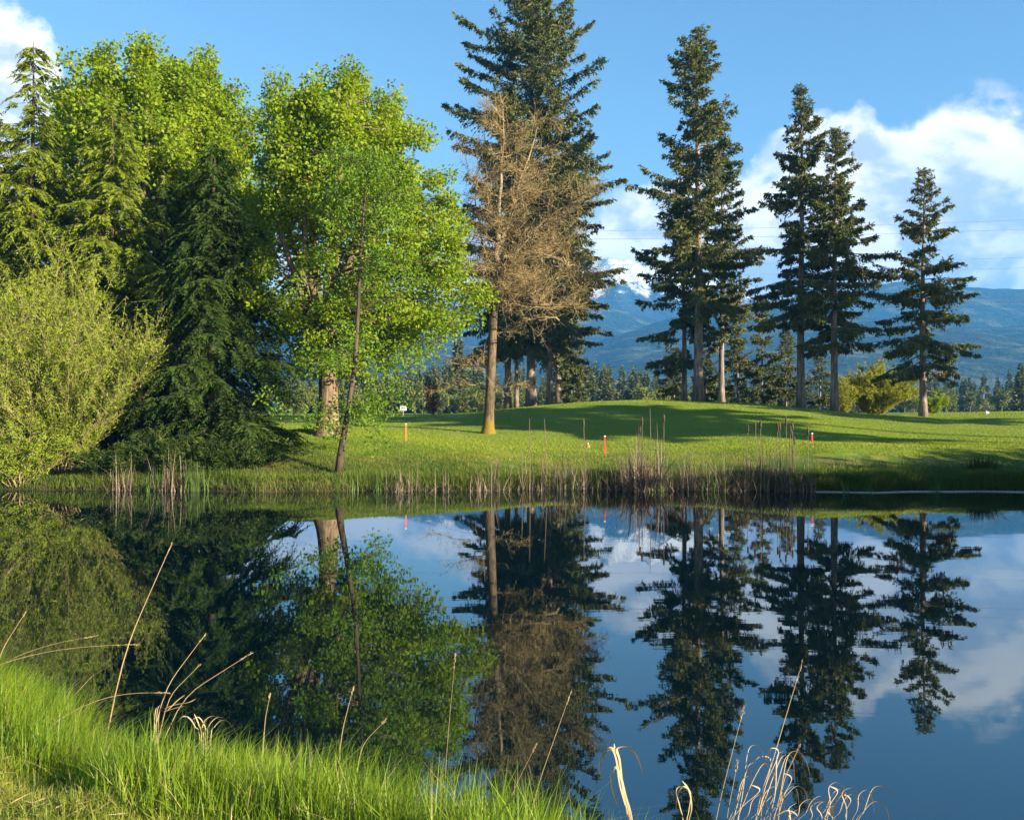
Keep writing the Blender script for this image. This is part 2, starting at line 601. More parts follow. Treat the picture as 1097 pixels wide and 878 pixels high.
def ridge_mesh(D, depth, prof, amp, seed, x_pad=.25, nx=420, ny=70, pit=.35):
    """a slope whose crest, seen from the pond, runs through the given (px, py) points at distance D"""
    px = np.array([p[0] for p in prof], float)
    py = np.array([p[1] for p in prof], float)
    X = np.linspace(XW(px[0], D), XW(px[-1], D), nx)
    crest = ZW(np.interp(X / D * F + CX, px, py), D)
    tt = np.concatenate([np.linspace(0, 1, ny), np.linspace(1.05, 1.6, 10)])
    g = np.zeros((len(tt), nx, 3))
    for i, tv in enumerate(tt):
        y = D - depth * (1 - tv)
        k = tv ** .8 if tv <= 1 else 1 - (tv - 1) * 1.2
        z = crest * k
        z = z + amp * fbm(X, np.full_like(X, y), .006, 6, seed) * min(1, tv * 2.5) * (1 if tv < .9 else .5)
        g[i, :, 0] = X * (y / D) ** .0
        g[i, :, 1] = y
        g[i, :, 2] = np.maximum(z, -1)
    m = MB()
    m.grid(g)
    return m


forest_cols = ((.008, .018, .010), (.05, .07, .025), (.15, .16, .09))
m_hill = slope_material('forested_slope', *forest_cols)
m_mount = slope_material('rock_and_snow', (.020, .032, .022), (.05, .06, .05), (.05, .07, .05), snow=395)
ridge_mesh(1900, 900, [(-500, 395), (0, 380), (250, 372), (420, 366), (520, 372), (600, 382), (660, 358), (720, 340), (800, 330), (900, 338), (1000, 352), (1097, 345), (1500, 330), (1900, 360)], 16, 3
           ).build('hill', m_hill, smooth=True)['kind'] = 'structure'
ridge_mesh(2500, 700, [(-600, 370), (0, 350), (300, 345), (450, 335), (560, 318), (640, 326), (720, 345), (800, 330), (870, 322), (915, 312), (945, 304), (985, 300), (1020, 306), (1050, 305), (1097, 305), (1300, 300), (1900, 330)], 18, 8
           ).build('hill', m_hill, smooth=True)['kind'] = 'structure'
ridge_mesh(3300, 900, [(-300, 350), (300, 340), (420, 330), (500, 308), (560, 292), (610, 290), (640, 284), (650, 278), (662, 283), (672, 280), (684, 285), (697, 278), (712, 286), (740, 292), (790, 312), (860, 330), (950, 335), (1500, 350)], 34, 5, nx=600
           ).build('mountain', m_mount, smooth=True)['kind'] = 'structure'

# ------------------------------------------------------------------ haze
hz, ht = mat('air_haze')
pv = ht.node('ShaderNodeVolumePrincipled', {'Color': (.07, .38, .95, 1), 'Density': .00025, 'Anisotropy': 0.0})
ht.node('ShaderNodeOutputMaterial', {'Volume': pv.outputs[0]})
mb = MB()
mb.box((-4200, -420, -3), (4200, 4600, 600))
tag(mb.build('haze', hz), kind='stuff')

# ------------------------------------------------------------------ trees


def trunk_pts(H, rng, lean=(0, 0), n=14, amp=.12):
    t = np.linspace(0, 1, n)
    ph = rng.random() * 6
    return np.stack([lean[0] * t + amp * np.sin(t * 5 + ph) * t, lean[1] * t + amp * np.cos(t * 4 + ph) * t, t * H], -1)


def fir_parts(seed, H, cb, Rm, r0, prof='tall', step=.23, twig=.145, sprig=.27, fullness=1.0, gap=.12, droop=.20, skew=None):
    rng = np.random.default_rng(seed)
    tp = trunk_pts(H, rng)
    tt = np.linspace(0, 1, len(tp))
    trunk = MB()
    flare = 1 + .35 * np.exp(-tt * 40)
    trunk.tube(tp, r0 * (1 - tt * .96) ** .85 * flare, 12)
    crown, wood = MB(), MB()
    zs = []
    z = cb
    while z < H - .15:
        zs.append(z)
        z += step * rng.choice([.4, .6, .9, 1.7], p=[.25, .3, .3, .15]) * (.6 if z > H - 2.5 else 1)
    zs = np.array(zs)
    zs = np.repeat(zs, 2)
    zs = zs + rng.uniform(-.12, .12, len(zs))
    zs = np.clip(zs, cb, H - .1)
    t = (H - zs) / (H - cb)
    if prof == 'spire':
        pr = np.minimum(1.0, t ** .85 * 1.05) * np.where(t > .82, 1 - (t - .82) * 2.2, 1)
    elif prof == 'tall':
        pr = np.minimum(1.0, (t * 1.25) ** .62) * np.where(t > .75, 1 - (t - .75) * 1.3, 1)
    else:
        pr = np.minimum(1.0, (t * 2.6) ** .5) * (1 - .25 * np.maximum(t - .7, 0) / .3)
    az = np.cumsum(rng.uniform(1.4, 3.3, len(zs)))
    L = Rm * pr * np.where(rng.random(len(zs)) < .35, rng.uniform(.3, .6, len(zs)), rng.uniform(.7, 1.16, len(zs))) + .10
    # uneven sides: whole sectors and storeys a little shorter
    L = L * (1 - .28 * np.clip(np.sin(az * 1.0 + seed) * np.sin(zs * .9 + seed), 0, 1)) * (1 + .18 * np.sin(zs * 1.7 + seed * 2))
    if skew is not None:
        L = L * (1 + skew[0] * np.cos(az) + skew[1] * np.sin(az))
    keep = rng.random(len(zs)) > gap
    zs, t, az, L = zs[keep], t[keep], az[keep], L[keep]
    for i in range(len(zs)):
        l = L[i]
        el = .62 * (1 - t[i]) ** 1.4 + .10 - .16 * t[i] + rng.normal() * .17
        s = np.linspace(0, 1, 7)
        r = l * s
        zz = zs[i] + l * (el * s - droop * (.5 + t[i]) * s ** 2 + .16 * s ** 3)
        ca, sa = math.cos(az[i]), math.sin(az[i])
        cx0, cy0 = np.interp(zs[i], tp[:, 2], tp[:, 0]), np.interp(zs[i], tp[:, 2], tp[:, 1])
        sway = rng.normal() * .10 * l * s ** 2
        pts = np.stack([cx0 + r * ca - sway * sa, cy0 + r * sa + sway * ca, zz], -1)
        rad = (.012 + .011 * l) * (1 - s * .85)
        wood.prisms(pts[:-1], pts[1:], rad[:-1], rad[1:], rng)
        nt = max(3, int(l / twig * fullness))
        st = np.concatenate([rng.uniform(.14 if l > 1.2 else .02, 1.0, nt), rng.uniform(.14 if l > 1.2 else .02, 1.0, nt)])
        sg = np.concatenate([np.ones(nt), -np.ones(nt)])
        b = np.stack([np.interp(st, s, pts[:, k]) for k in range(3)], -1)
        tan = norm(np.array([ca, sa, 0])[None] + np.array([0, 0, 1])[None] * (np.interp(st, s, np.gradient(zz) / max(l / 6, .02)))[:, None])
        sid = np.array([-sa, ca, 0])[None] * sg[:, None]
        td = norm(tan * rng.uniform(.45, .9, (2 * nt, 1)) + sid * rng.uniform(.35, 1.0, (2 * nt, 1)) + np.array([0, 0, -1])[None] * rng.uniform(.05, .5 + .6 * min(1, t[i] * 1.6), (2 * nt, 1)))
        tuft = .55 + .75 * (.5 + .5 * np.sin(st * 9 + i * 2.3))
        tl = tuft * (.26 * l * (1.05 - st) + .24) * rng.uniform(.6, 1.2, 2 * nt)
        e = b + td * tl[:, None]
        wood.prisms(b, e, .007, .003, rng)
        k = 11
        q = rng.uniform(.1, 1.05, (2 * nt, k))
        bb = (b[:, None] + (e - b)[:, None] * q[..., None]).reshape(-1, 3)
        dd = np.repeat(td, k, 0) * .75 + rng.normal(size=(2 * nt * k, 3)) * .55 + np.array([0, 0, -.28 - .3 * t[i]])
        n = len(bb)
        sg_ = sprig * min(1, .42 + .45 * l)
        crown.kites(bb, dd, sg_ * rng.uniform(.6, 1.2, n), sg_ * rng.uniform(.24, .42, n), rng, .12)
    # leader
    n = 60
    zb = H - rng.random(n) * 1.2
    crown.kites(np.stack([np.interp(zb, tp[:, 2], tp[:, 0]), np.interp(zb, tp[:, 2], tp[:, 1]), zb], -1), rng.normal(size=(n, 3)) * np.array([1, 1, .3]) * .6 + np.array([0, 0, .9]), sprig * .55, sprig * .2, rng)
    return trunk, wood, crown


def dead_stubs(mb, rng, tp, z0, z1, r0, n, ln):
    z = rng.uniform(z0, z1, n)
    a = rng.uniform(0, 6.28, n)
    b = np.stack([np.interp(z, tp[:, 2], tp[:, 0]), np.interp(z, tp[:, 2], tp[:, 1]), z], -1)
    d = np.stack([np.cos(a), np.sin(a), rng.uniform(-.3, .3, n)], -1)
    mb.prisms(b, b + d * rng.uniform(.4, 1, (n, 1)) * ln, .025, .006, rng)


def place_tree(name, label, cat, loc, parts, bark, leafm, rz=0.0, group=None, branch_mat=None):
    t = thing(name, label, cat, loc, rz, group)
    trunk, wood, crown = parts
    trunk.build('trunk', M[bark], t, smooth=True)
    if name == 'young_fir':
        trunk.mesh(np.concatenate(wood.v), np.concatenate(wood.f))
        wood = None
    if wood is not None and wood.n:
        wood.build('branches', M[branch_mat or bark], t)
    crown.build('crown', M[leafm], t)
    return t


def ground_at(px, D):
    x = XW(px, D)
    return (x, D, gz(x, D) - .06)


def fir(px, D, top_py, base_py, half_px, label, seed, r0, prof='tall', leaf='fir', name='fir_tree', group=None, **kw):
    loc = ground_at(px, D)
    H = ZW(top_py, D) - loc[2]
    cb = max(.3, ZW(base_py, D) - loc[2])
    return place_tree(name, label, 'tree', loc, fir_parts(seed, H, cb, half_px / F * D, r0, prof, **kw), 'fir_bark', leaf, group=group)


HILLG = 'firs standing on the lawn ridge'
fir(748, 62, 30, 335, 68, 'tallest fir of the right group with a bare grey lower trunk', 11, .33, 'tall', group=HILLG)
fir(733, 65, 205, 395, 52, 'slimmer fir just left of the tallest right fir, with low ragged branches', 12, .20, 'tall', group=HILLG, gap=.3, skew=(-.3, 0))
fir(773, 67, 165, 372, 46, 'slender fir with a sunlit orange trunk right of the tallest fir', 13, .22, 'tall', group=HILLG, gap=.25)
fir(858, 60, 92, 345, 68, 'pointed fir with a long grey trunk, second tallest at right', 14, .27, 'spire', group=HILLG, gap=.12, fullness=1.1)
fir(894, 58, 138, 372, 64, 'fir crowded against the pointed fir, in front of the yellow shrub', 15, .24, 'spire', group=HILLG, gap=.15, skew=(.15, 0), fullness=1.3)
fir(989, 56, 180, 398, 62, 'lone conical fir at far right, standing clear of the others', 16, .22, 'spire', group=HILLG, gap=.1, fullness=1.0)
BACKG = 'firs behind the bare brown tree'
fir(569, 75, -14, 372, 92, 'tallest fir of all, cut by the top of the frame behind the bare tree', 21, .38, 'ragged', group=BACKG, gap=.22, step=.27, sprig=.32)
fir(544, 78, 95, 365, 55, 'fir with a slim trunk left of the tallest fir behind the bare tree', 22, .30, 'tall', group=BACKG, gap=.3, sprig=.34)
fir(553, 84, 150, 375, 40, 'thinnest trunked fir between two firs behind the bare tree', 25, .20, 'tall', group=BACKG, gap=.35, sprig=.34)
fir(589, 73, 92, 372, 72, 'fir right of the tallest fir, its crown bulging to the right', 23, .27, 'tall', group=BACKG, gap=.2, skew=(.2, 0))
fir(598, 80, 170, 385, 55, 'shadowed fir at the right edge of the cluster behind the bare tree', 24, .28, 'tall', group=BACKG, gap=.25)
YG = 'young firs under the tall firs'
for px, D, tp_, hw, sd, lb in ((816, 70, 318, 34, 31, 'bushy young fir filling the gap left of the pointed fir'),
                               (790, 74, 345, 28, 32, 'young fir low behind the slender sunlit fir'),
                               (842, 73, 352, 26, 33, 'short young fir touching the pointed fir trunk'),
                               (878, 70, 372, 20, 34, 'small young fir between two grey trunks beside the yellow shrub'),
                               (722, 76, 372, 24, 35, 'dark low young fir left of the tallest right fir'),
                               (612, 86, 372, 30, 36, 'dark young fir at the foot of the fir cluster behind the bare tree'),
                               (757, 78, 380, 22, 37, 'low young fir behind the tallest right fir trunk')):
    fir(px, D, tp_, 434, hw, lb, sd, .1, 'spire', 'young_fir', 'young_fir', YG, gap=.05, step=.22)


# ---- broadleaf trees
def broadleaf(seed, H, env, limbs, r0, n_clump, leaves, leaf_len, clump_r, fork_z, droop=.35, lean=(0, 0), hollow=.35, wmid=.9, plume=24):
    """env: list of (z, radius, cx, cy) giving the crown's outline; limbs: number of ascending leaders"""
    rng = np.random.default_rng(seed)
    E = np.array(env, float)
    trunk, wood, crown = MB(), MB(), MB()
    tp = trunk_pts(fork_z, rng, (lean[0] * fork_z / H, lean[1] * fork_z / H), 8, .06)
    trunk.tube(tp, r0 * (1 + .45 * np.exp(-np.linspace(0, 1, 8) * 8)) * np.linspace(1, .78, 8), 12, cap=False)
    nodes, nrad, tops = [], [], []
    top = tp[-1]
    for i in range(limbs):
        a = i * 2 * math.pi / limbs + rng.uniform(-.4, .4)
        zt = rng.uniform(.84, .985) * H if i else H * .985
        rr = np.interp(zt - 1.0, E[:, 0], E[:, 1]) * rng.uniform(.2, .95)
        ex = np.interp(zt, E[:, 0], E[:, 2]) + math.cos(a) * rr
        ey = np.interp(zt, E[:, 0], E[:, 3]) + math.sin(a) * rr
        s = np.linspace(0, 1, 14)
        bow = np.sin(s * math.pi) * rng.uniform(.2, 1.0)
        x = top[0] + (ex - top[0]) * s ** .9 + math.cos(a) * bow + .10 * np.sin(s * 9 + i)
        y = top[1] + (ey - top[1]) * s ** .9 + math.sin(a) * bow + .10 * np.cos(s * 8 + i)
        z = top[2] - .15 + (zt - top[2] + .15) * s
        pts = np.stack([x, y, z], -1)
        rad = r0 * .55 * rng.uniform(.75, 1.1) * (1 - s * .93) ** .9
        trunk.tube(pts, rad, 7)
        nodes.append(pts[1:])
        tops.append(pts)
        nrad.append(rad[1:])
    nodes = np.concatenate(nodes)
    nrad = np.concatenate(nrad)
    # clump centres
    zz = rng.uniform(E[0, 0], E[-1, 0] - 2.0, n_clump * 4)
    rm = np.interp(zz, E[:, 0], E[:, 1])
    w = rng.random(len(zz)) < (rm / E[:, 1].max()) ** 1.1
    zz, rm = zz[w][:n_clump], rm[w][:n_clump]
    a = rng.uniform(0, 2 * math.pi, len(zz))
    lump = 1 + .16 * np.sin(a * 3 + zz * 1.1 + seed) + .10 * np.sin(a * 5 - zz * 2.3)
    rr = rm * lump * (hollow + (1 - hollow) * rng.random(len(zz)) ** .55)
    c = np.stack([np.interp(zz, E[:, 0], E[:, 2]) + np.cos(a) * rr, np.interp(zz, E[:, 0], E[:, 3]) + np.sin(a) * rr, zz], -1)
    A, B, ra, rb = [], [], [], []
    for p in c:
        dv = nodes - p
        cost = np.linalg.norm(dv, axis=1) + np.where(dv[:, 2] > -.2, (dv[:, 2] + .2) * 2.5, 0)
        k = int(np.argmin(cost))
        q = nodes[k]
        m_ = (q * .5 + p * .5) + np.array([0, 0, .10 * np.linalg.norm(p - q)]) + rng.normal(size=3) * .08
        r_ = min(nrad[k] * .6, .012 + .010 * np.linalg.norm(p - q))
        A += [q, m_]
        B += [m_, p]
        ra += [r_, r_ * .65]
        rb += [r_ * .65, .004]
    wood.prisms(np.array(A), np.array(B), np.array(ra), np.array(rb), rng)
    # plumes: leafy shoots standing up along the leaders' tops
    pl = []
    for i in range(len(tops)):
        pts = tops[i]
        for j in range(plume):
            q = rng.uniform(.66, 1.03)
            b = np.array([np.interp(q, np.linspace(0, 1, len(pts)), pts[:, k_]) for k_ in range(3)])
            pl.append(b + rng.normal(size=3) * np.array([1, 1, .5]) * clump_r * (1.2 - q) * 1.3 + np.array([0, 0, max(0, q - 1) * 12]))
    c = np.concatenate([c, np.array(pl)])
    k = leaves
    o = norm(rng.normal(size=(len(c), k, 3))) * rng.random((len(c), k, 1)) ** .45 * np.array([1, 1, .8]) * clump_r * rng.uniform(.7, 1.15, (len(c), 1, 1))
    lp = (c[:, None] + o).reshape(-1, 3)
    out = norm(o.reshape(-1, 3) + 1e-4)
    # short twig to about a third of the leaves, so clumps hold together
    sel = rng.random(len(lp)) < .16
    cc = np.repeat(c, k, 0)
    wood.prisms(cc[sel], lp[sel], .005, .002, rng)
    n = len(lp)
    d = out * .7 + rng.normal(size=(n, 3)) * .45 + np.array([0, 0, -droop])
    crown.kites(lp, d, leaf_len * rng.uniform(.6, 1.25, n), leaf_len * wmid * rng.uniform(.7, 1.15, n), rng, .13, mid=.5)
    return trunk, wood, crown


# big maple
D0 = 34.0
loc = ground_at(351, D0)
s_ = D0 / F
def E_(rows, px0, z0, D):
    """rows of (py, left px, right px) -> crown outline for broadleaf()"""
    return [(ZW(py, D) - z0, (b - a) / 2 * D / F, ((a + b) / 2 - px0) * D / F, 0.0) for py, a, b in rows][::-1]


Hm = ZW(76, D0) - loc[2]
env = E_([(66, 305, 372), (95, 294, 428), (140, 284, 455), (190, 274, 478), (250, 266, 490), (310, 265, 512), (350, 275, 488), (380, 300, 440), (398, 322, 405)], 351, loc[2], D0)
place_tree('maple_tree', 'big bright green maple with a thick sunlit trunk on the far bank', 'tree', loc,
           broadleaf(41, Hm, env, 10, .38, 600, 104, .138, .54, 2.9), 'maple_bark', 'maple')
# maples behind the cedars
for px, D, top, rows, lb, sd in (
        (128, 38, 56, [(36, 95, 150), (60, 72, 190), (100, 62, 215), (160, 55, 225), (220, 55, 225), (300, 60, 220), (360, 90, 200)], 'tall pale green maple with the highest crown, behind the left cedars', 42),
        (226, 40, 66, [(48, 178, 232), (75, 165, 254), (110, 160, 262), (170, 165, 272), (240, 165, 290), (320, 170, 280), (370, 190, 260)], 'pale green maple between the tallest left maple and the big maple', 43)):
    loc = ground_at(px, D)
    place_tree('maple_tree', lb, 'tree', loc, broadleaf(sd, ZW(top, D) - loc[2], E_(rows, px, loc[2], D), 9, .32, 450, 100, .155, .60, 3.2), 'maple_bark', 'maple')

# thin leaning tree at the water's edge
D1 = 28.9
bx = XW(362, D1)
lean_tree = thing('leaning_tree', 'thin dark trunked tree leaning from the waterline in front of the big maple', 'tree', (bx, D1, gz(bx, D1) - .05))
rng = np.random.default_rng(51)
path = np.array([P(px, py, D1) - np.array([bx, D1, gz(bx, D1) - .05]) for px, py in ((362, 500), (366, 478), (373, 440), (380, 390), (384, 330), (386, 270), (391, 210), (392, 165))])
path[0, 2] = 0
trunk, wood, crown = MB(), MB(), MB()
trunk.tube(path, np.array([.14, .10, .088, .072, .058, .045, .03, .01]), 8)
A, B, ra, tips = [], [], [], []
for k in range(46):
    q = rng.uniform(.18, .98)
    i = q * (len(path) - 1)
    b = path[int(i)] + (path[min(int(i) + 1, len(path) - 1)] - path[int(i)]) * (i % 1)
    a = rng.uniform(0, 6.28)
    l = rng.uniform(1.0, 3.0) * (1.15 - q * .6)
    d = norm(np.array([math.cos(a) + (.25), math.sin(a), rng.uniform(.05, .55)]))
    prev = b
    for j in range(4):
        nx_ = prev + d * l / 4
        A.append(prev); B.append(nx_); ra.append(.016 * (1 - j * .22))
        for w in range(5):
            dd = norm(d + rng.normal(size=3) * .8)
            e = nx_ + dd * rng.uniform(.2, .6)
            A.append(nx_); B.append(e); ra.append(.005)
            tips.append(e)
        d = norm(d + rng.normal(size=3) * .16 + np.array([0, 0, -.06]))
        prev = nx_
wood.prisms(np.array(A), np.array(B), np.array(ra), np.array(ra) * .7, rng)
tips = np.array(tips)
lp = (tips[:, None] + rng.normal(size=(len(tips), 11, 3)) * .13).reshape(-1, 3)
n = len(lp)
crown.kites(lp, rng.normal(size=(n, 3)) + np.array([0, 0, -.4]), rng.uniform(.07, .14, n), rng.uniform(.05, .09, n), rng)
trunk.build('trunk', M['dark_bark'], lean_tree, smooth=True)
wood.build('branches', M['dark_bark'], lean_tree)
crown.build('crown', M['lean'], lean_tree)


# ---- cedars
def cedar_parts(seed, H, cb, Rm, r0, step=.2, leaf=.23, frond=(.5, 1.1), per=11.0, thin_top=.25, pe=.72):
    rng = np.random.default_rng(seed)
    tp = trunk_pts(H, rng, n=12, amp=.08)
    tt = np.linspace(0, 1, 12)
    trunk, wood, crown = MB(), MB(), MB()
    trunk.tube(tp, r0 * (1 - tt * .97) ** .9 * (1 + .5 * np.exp(-tt * 25)), 10)
    z = cb
    az = rng.random() * 6
    Bs, Ds, Ls = [], [], []
    while z < H - .1:
        t = (H - z) / (H - cb)
        az += rng.uniform(1.6, 3.2)
        l = Rm * min(1, t ** pe * 1.1) * rng.uniform(.6, 1.15) + .1
        s = np.linspace(0, 1, 7)
        zz = z + l * (.12 * s - .62 * s ** 2 + .34 * s ** 3)
        ca, sa = math.cos(az), math.sin(az)
        sway = rng.normal() * .12 * l * s ** 2
        pts = np.stack([l * s * ca - sway * sa, l * s * sa + sway * ca, zz], -1)
        pts[:, 0] += np.interp(z, tp[:, 2], tp[:, 0])
        pts[:, 1] += np.interp(z, tp[:, 2], tp[:, 1])
        wood.prisms(pts[:-1], pts[1:], (.01 + .008 * l) * (1 - s[:-1] * .8), (.01 + .008 * l) * (1 - s[1:] * .8), rng)
        n = max(3, int(l * per * (thin_top + (1 - thin_top) * min(1, t * 2.2))))
        q = rng.uniform(.03, 1, n) ** .95
        b = np.stack([np.interp(q, s, pts[:, k]) for k in range(3)], -1)
        sd = rng.choice([-1, 1], n)
        d = np.stack([ca * .75 - sa * sd * rng.uniform(.2, 1, n), sa * .75 + ca * sd * rng.uniform(.2, 1, n), rng.uniform(-.7, .05, n)], -1)
        Bs.append(b); Ds.append(norm(d)); Ls.append(rng.uniform(frond[0], frond[1], n) * (.55 + .45 * min(1, t * 2)))
        z += step * rng.uniform(.5, 1.4)
    b, d, l = np.concatenate(Bs), np.concatenate(Ds), np.concatenate(Ls)
    n = len(b)
    side = norm(np.cross(d, np.array([0, 0, 1.0])[None]) + rng.normal(size=(n, 3)) * .25)
    k = 11
    prev = b
    for j in range(k):
        u = (j + .5) / k
        p = b + d * (l * u)[:, None] + np.array([0, 0, -1])[None] * (l * .42 * u * u)[:, None]
        wood.prisms(prev, p, .004, .003, rng) if j % 3 == 2 else None
        if j % 3 == 2:
            prev = p
        tan = norm(d + np.array([0, 0, -.84 * u])[None])
        for sg in (-1, 1):
            dd = tan * .75 + side * sg * .7 + rng.normal(size=(n, 3)) * .14 + np.array([0, 0, -.18])
            ll = leaf * (1.15 - u * .7) * rng.uniform(.75, 1.25, n)
            crown.kites(p, dd, ll, ll * .30, rng, .05, mid=.5)
    return trunk, wood, crown


def cedar(px, D, top, hw, label, seed, leaf, cb=.4, **kw):
    loc = ground_at(px, D)
    place_tree('cedar_tree', label, 'tree', loc, cedar_parts(seed, ZW(top, D) - loc[2], cb, hw / F * D, .22, **kw), 'dark_bark', leaf)


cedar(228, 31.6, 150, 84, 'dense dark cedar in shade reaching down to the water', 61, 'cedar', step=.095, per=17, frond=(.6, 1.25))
cedar(118, 33.5, 105, 92, 'cedar with hanging sunlit golden green fronds directly behind the yellow green willow', 62, 'cedar_lit', step=.095, per=13)
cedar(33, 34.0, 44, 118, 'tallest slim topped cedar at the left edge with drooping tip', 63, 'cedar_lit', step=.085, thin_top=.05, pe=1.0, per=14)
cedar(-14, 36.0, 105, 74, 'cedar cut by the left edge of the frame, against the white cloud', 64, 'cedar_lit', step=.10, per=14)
cedar(178, 35.0, 190, 75, 'cedar half hidden between the dark cedar and the sunlit golden green cedar', 65, 'cedar', step=.13)


# ---- shrubs with many stems
def shrub_parts(seed, H, Rx, Ry, stems, shoots, leaves, leaf_len, up=(.1, 1.1), curve=.25, wmul=.32, drop=.35):
    rng = np.random.default_rng(seed)
    wood, crown = MB(), MB()
    S0, S1, Sr = [], [], []
    LB, LD = [], []
    for i in range(stems):
        a = rng.uniform(0, 6.28)
        rr = math.sqrt(rng.random())
        h = H * rng.uniform(.5, 1.0) ** .8 * (1.05 - drop * rr)
        ex, ey = math.cos(a) * Rx * rr, math.sin(a) * Ry * rr
        s = np.linspace(0, 1, 8)
        pts = np.stack([ex * (.12 + .88 * s ** 1.3) + .06 * np.sin(s * 7 + i), ey * (.12 + .88 * s ** 1.3) + .06 * np.cos(s * 6 + i), h * (s - curve * rr * s ** 3)], -1)
        rad = .019 * (1 - s * .9)
        S0.append(pts[:-1]); S1.append(pts[1:]); Sr.append(np.stack([rad[:-1], rad[1:]], -1))
        q = rng.uniform(.12, 1, shoots)
        b = np.stack([np.interp(q, s, pts[:, k]) for k in range(3)], -1)
        aa = rng.uniform(0, 6.28, shoots)
        d = norm(np.stack([np.cos(aa), np.sin(aa), rng.uniform(up[0], up[1], shoots)], -1) + np.array([ex, ey, 0]) * .25 / max(Rx, .1))
        l = rng.uniform(.3, 1.0, shoots) * H / 6.5 * 1.3
        e = b + d * l[:, None]
        S0.append(b); S1.append(e); Sr.append(np.tile([[.007, .003]], (shoots, 1)))
        t = rng.uniform(.05, 1.0, (shoots, leaves))
        LB.append((b[:, None] + (e - b)[:, None] * t[..., None]).reshape(-1, 3))
        LD.append(np.repeat(d, leaves, 0))
    A, B, r_ = np.concatenate(S0), np.concatenate(S1), np.concatenate(Sr)
    wood.prisms(A, B, r_[:, 0], r_[:, 1], rng)
    b, d = np.concatenate(LB), np.concatenate(LD)
    n = len(b)
    crown.kites(b + rng.normal(size=(n, 3)) * .03, d * .5 + rng.normal(size=(n, 3)) * .6, leaf_len * rng.uniform(.6, 1.3, n), leaf_len * wmul * rng.uniform(.7, 1.3, n), rng, .1)
    return wood, crown


def shrub(name, label, px, D, H, Rx, Ry, seed, leafm, group=None, loc=None, cat='bush', **kw):
    loc = loc or ground_at(px, D)
    t = thing(name, label, cat, loc, group=group)
    w, c = shrub_parts(seed, H, Rx, Ry, **kw)
    w.build('stems', M['stem'], t)
    c.build('foliage', M[leafm], t)
    return t


shrub('willow_bush', 'big yellow green willow bush at the left edge of the far bank', 62, 29.8, 7.2, 3.9, 2.2, 71, 'willow', stems=150, shoots=32, leaves=17, leaf_len=.115, up=(.5, 2.6), curve=.08, drop=.42)
shrub('willow_bush', 'low willow shoots arching over the water at the bottom of the left bank', 20, 28.6, 2.6, 2.2, .9, 72, 'willow', stems=50, shoots=14, leaves=12, leaf_len=.11)
for px, D, h_, rx, sd, lb in ((180, 28.7, 1.7, 1.3, 76, 'dark low shrub at the waterline between willow and dark cedar'), (232, 28.9, 1.5, 1.5, 77, 'dark low shrub under the middle of the dark cedar'),
                              (270, 29.3, 1.1, .9, 78, 'dark low shrub at the right foot of the dark cedar'),
                              (118, 28.6, 1.3, 1.5, 79, 'dark low shrub at the waterline under the yellow green willow')):
    shrub('bank_shrub', lb, px, D, h_, rx, .6, sd, 'cedar', 'dark shrubs along the left waterline', stems=40, shoots=22, leaves=12, leaf_len=.12)
shrub('yellow_shrub', 'round yellow shrub on the ridge left of the lone fir', 938, 64, 4.1, 3.3, 2.4, 73, 'yellow_bush', stems=130, shoots=26, leaves=20, leaf_len=.16, curve=.4, drop=.25, up=(.3, 1.6))
shrub('yellow_shrub', 'bright lime green shrub low behind the lone fir trunk', 1000, 66, 2.0, 1.2, 1.0, 74, 'maple', stems=30, shoots=14, leaves=12, leaf_len=.15, curve=.4)
shrub('yellow_shrub', 'small olive shrub beside the fir trunk in front of the young firs', 905, 62, 3.0, 1.0, 1.0, 75, 'yellow_bush', stems=24, shoots=14, leaves=10, leaf_len=.15)

# ---- the bare brown tree
DB = 43.0
loc = ground_at(523, DB)
bare = thing('bare_tree', 'leafless brown tree with fine twigs and yellow moss at its foot', 'tree', loc)
rng = np.random.default_rng(81)
rel = lambda px, py, dy=0.0: P(px, py, DB) - np.array(loc) + np.array([0, dy, 0])
tr = MB()
main = np.array([[0, 0, 0], [.01, 0, .35], rel(524, 440), rel(526, 400), rel(528, 350), rel(531, 300), rel(533, 260)])
tr.tube(main, [.40, .28, .235, .215, .20, .18, .15], 12, cap=False)
leads = [np.array([rel(533, 262), rel(533, 230), rel(537, 190), rel(540, 150), rel(539, 112)]),
         np.array([rel(533, 268), rel(545, 235, .3), rel(556, 200, .5), rel(566, 165, .6), rel(577, 125, .6)]),
         np.array([rel(531, 300), rel(548, 280, -.4), rel(566, 255, -.7), rel(590, 235, -.9), rel(612, 222, -1)]),
         np.array([rel(530, 310), rel(521, 280, .4), rel(512, 240, .7), rel(508, 205, .8), rel(512, 165, .9)]),
         np.array([rel(529, 330), rel(540, 310, .6), rel(560, 300, 1.0), rel(585, 295, 1.3), rel(606, 290, 1.5)]),
         np.array([rel(530, 320), rel(545, 318, -.6), rel(565, 325, -.9), rel(588, 335, -1.1), rel(604, 352, -1.2)]),
         np.array([rel(532, 280), rel(560, 268, .2), rel(590, 272, .2), rel(610, 285, .2), rel(622, 305, .2)])]
anchors = []
for i, l in enumerate(leads):
    s = np.linspace(0, 1, 12)
    pts = np.stack([np.interp(s, np.linspace(0, 1, len(l)), l[:, k]) for k in range(3)], -1) + rng.normal(size=(12, 3)) * .04
    tr.tube(pts, (.13 if i < 2 else .085) * (1 - s * .93), 7)
    anchors.append(pts)
anchors.append(np.stack([np.interp(np.linspace(.38, 1, 10), np.linspace(0, 1, 7), main[:, k]) for k in range(3)], -1))
tw, bud = MB(), MB()
A, B, ra, rb, tips, tdir = [], [], [], [], [], []
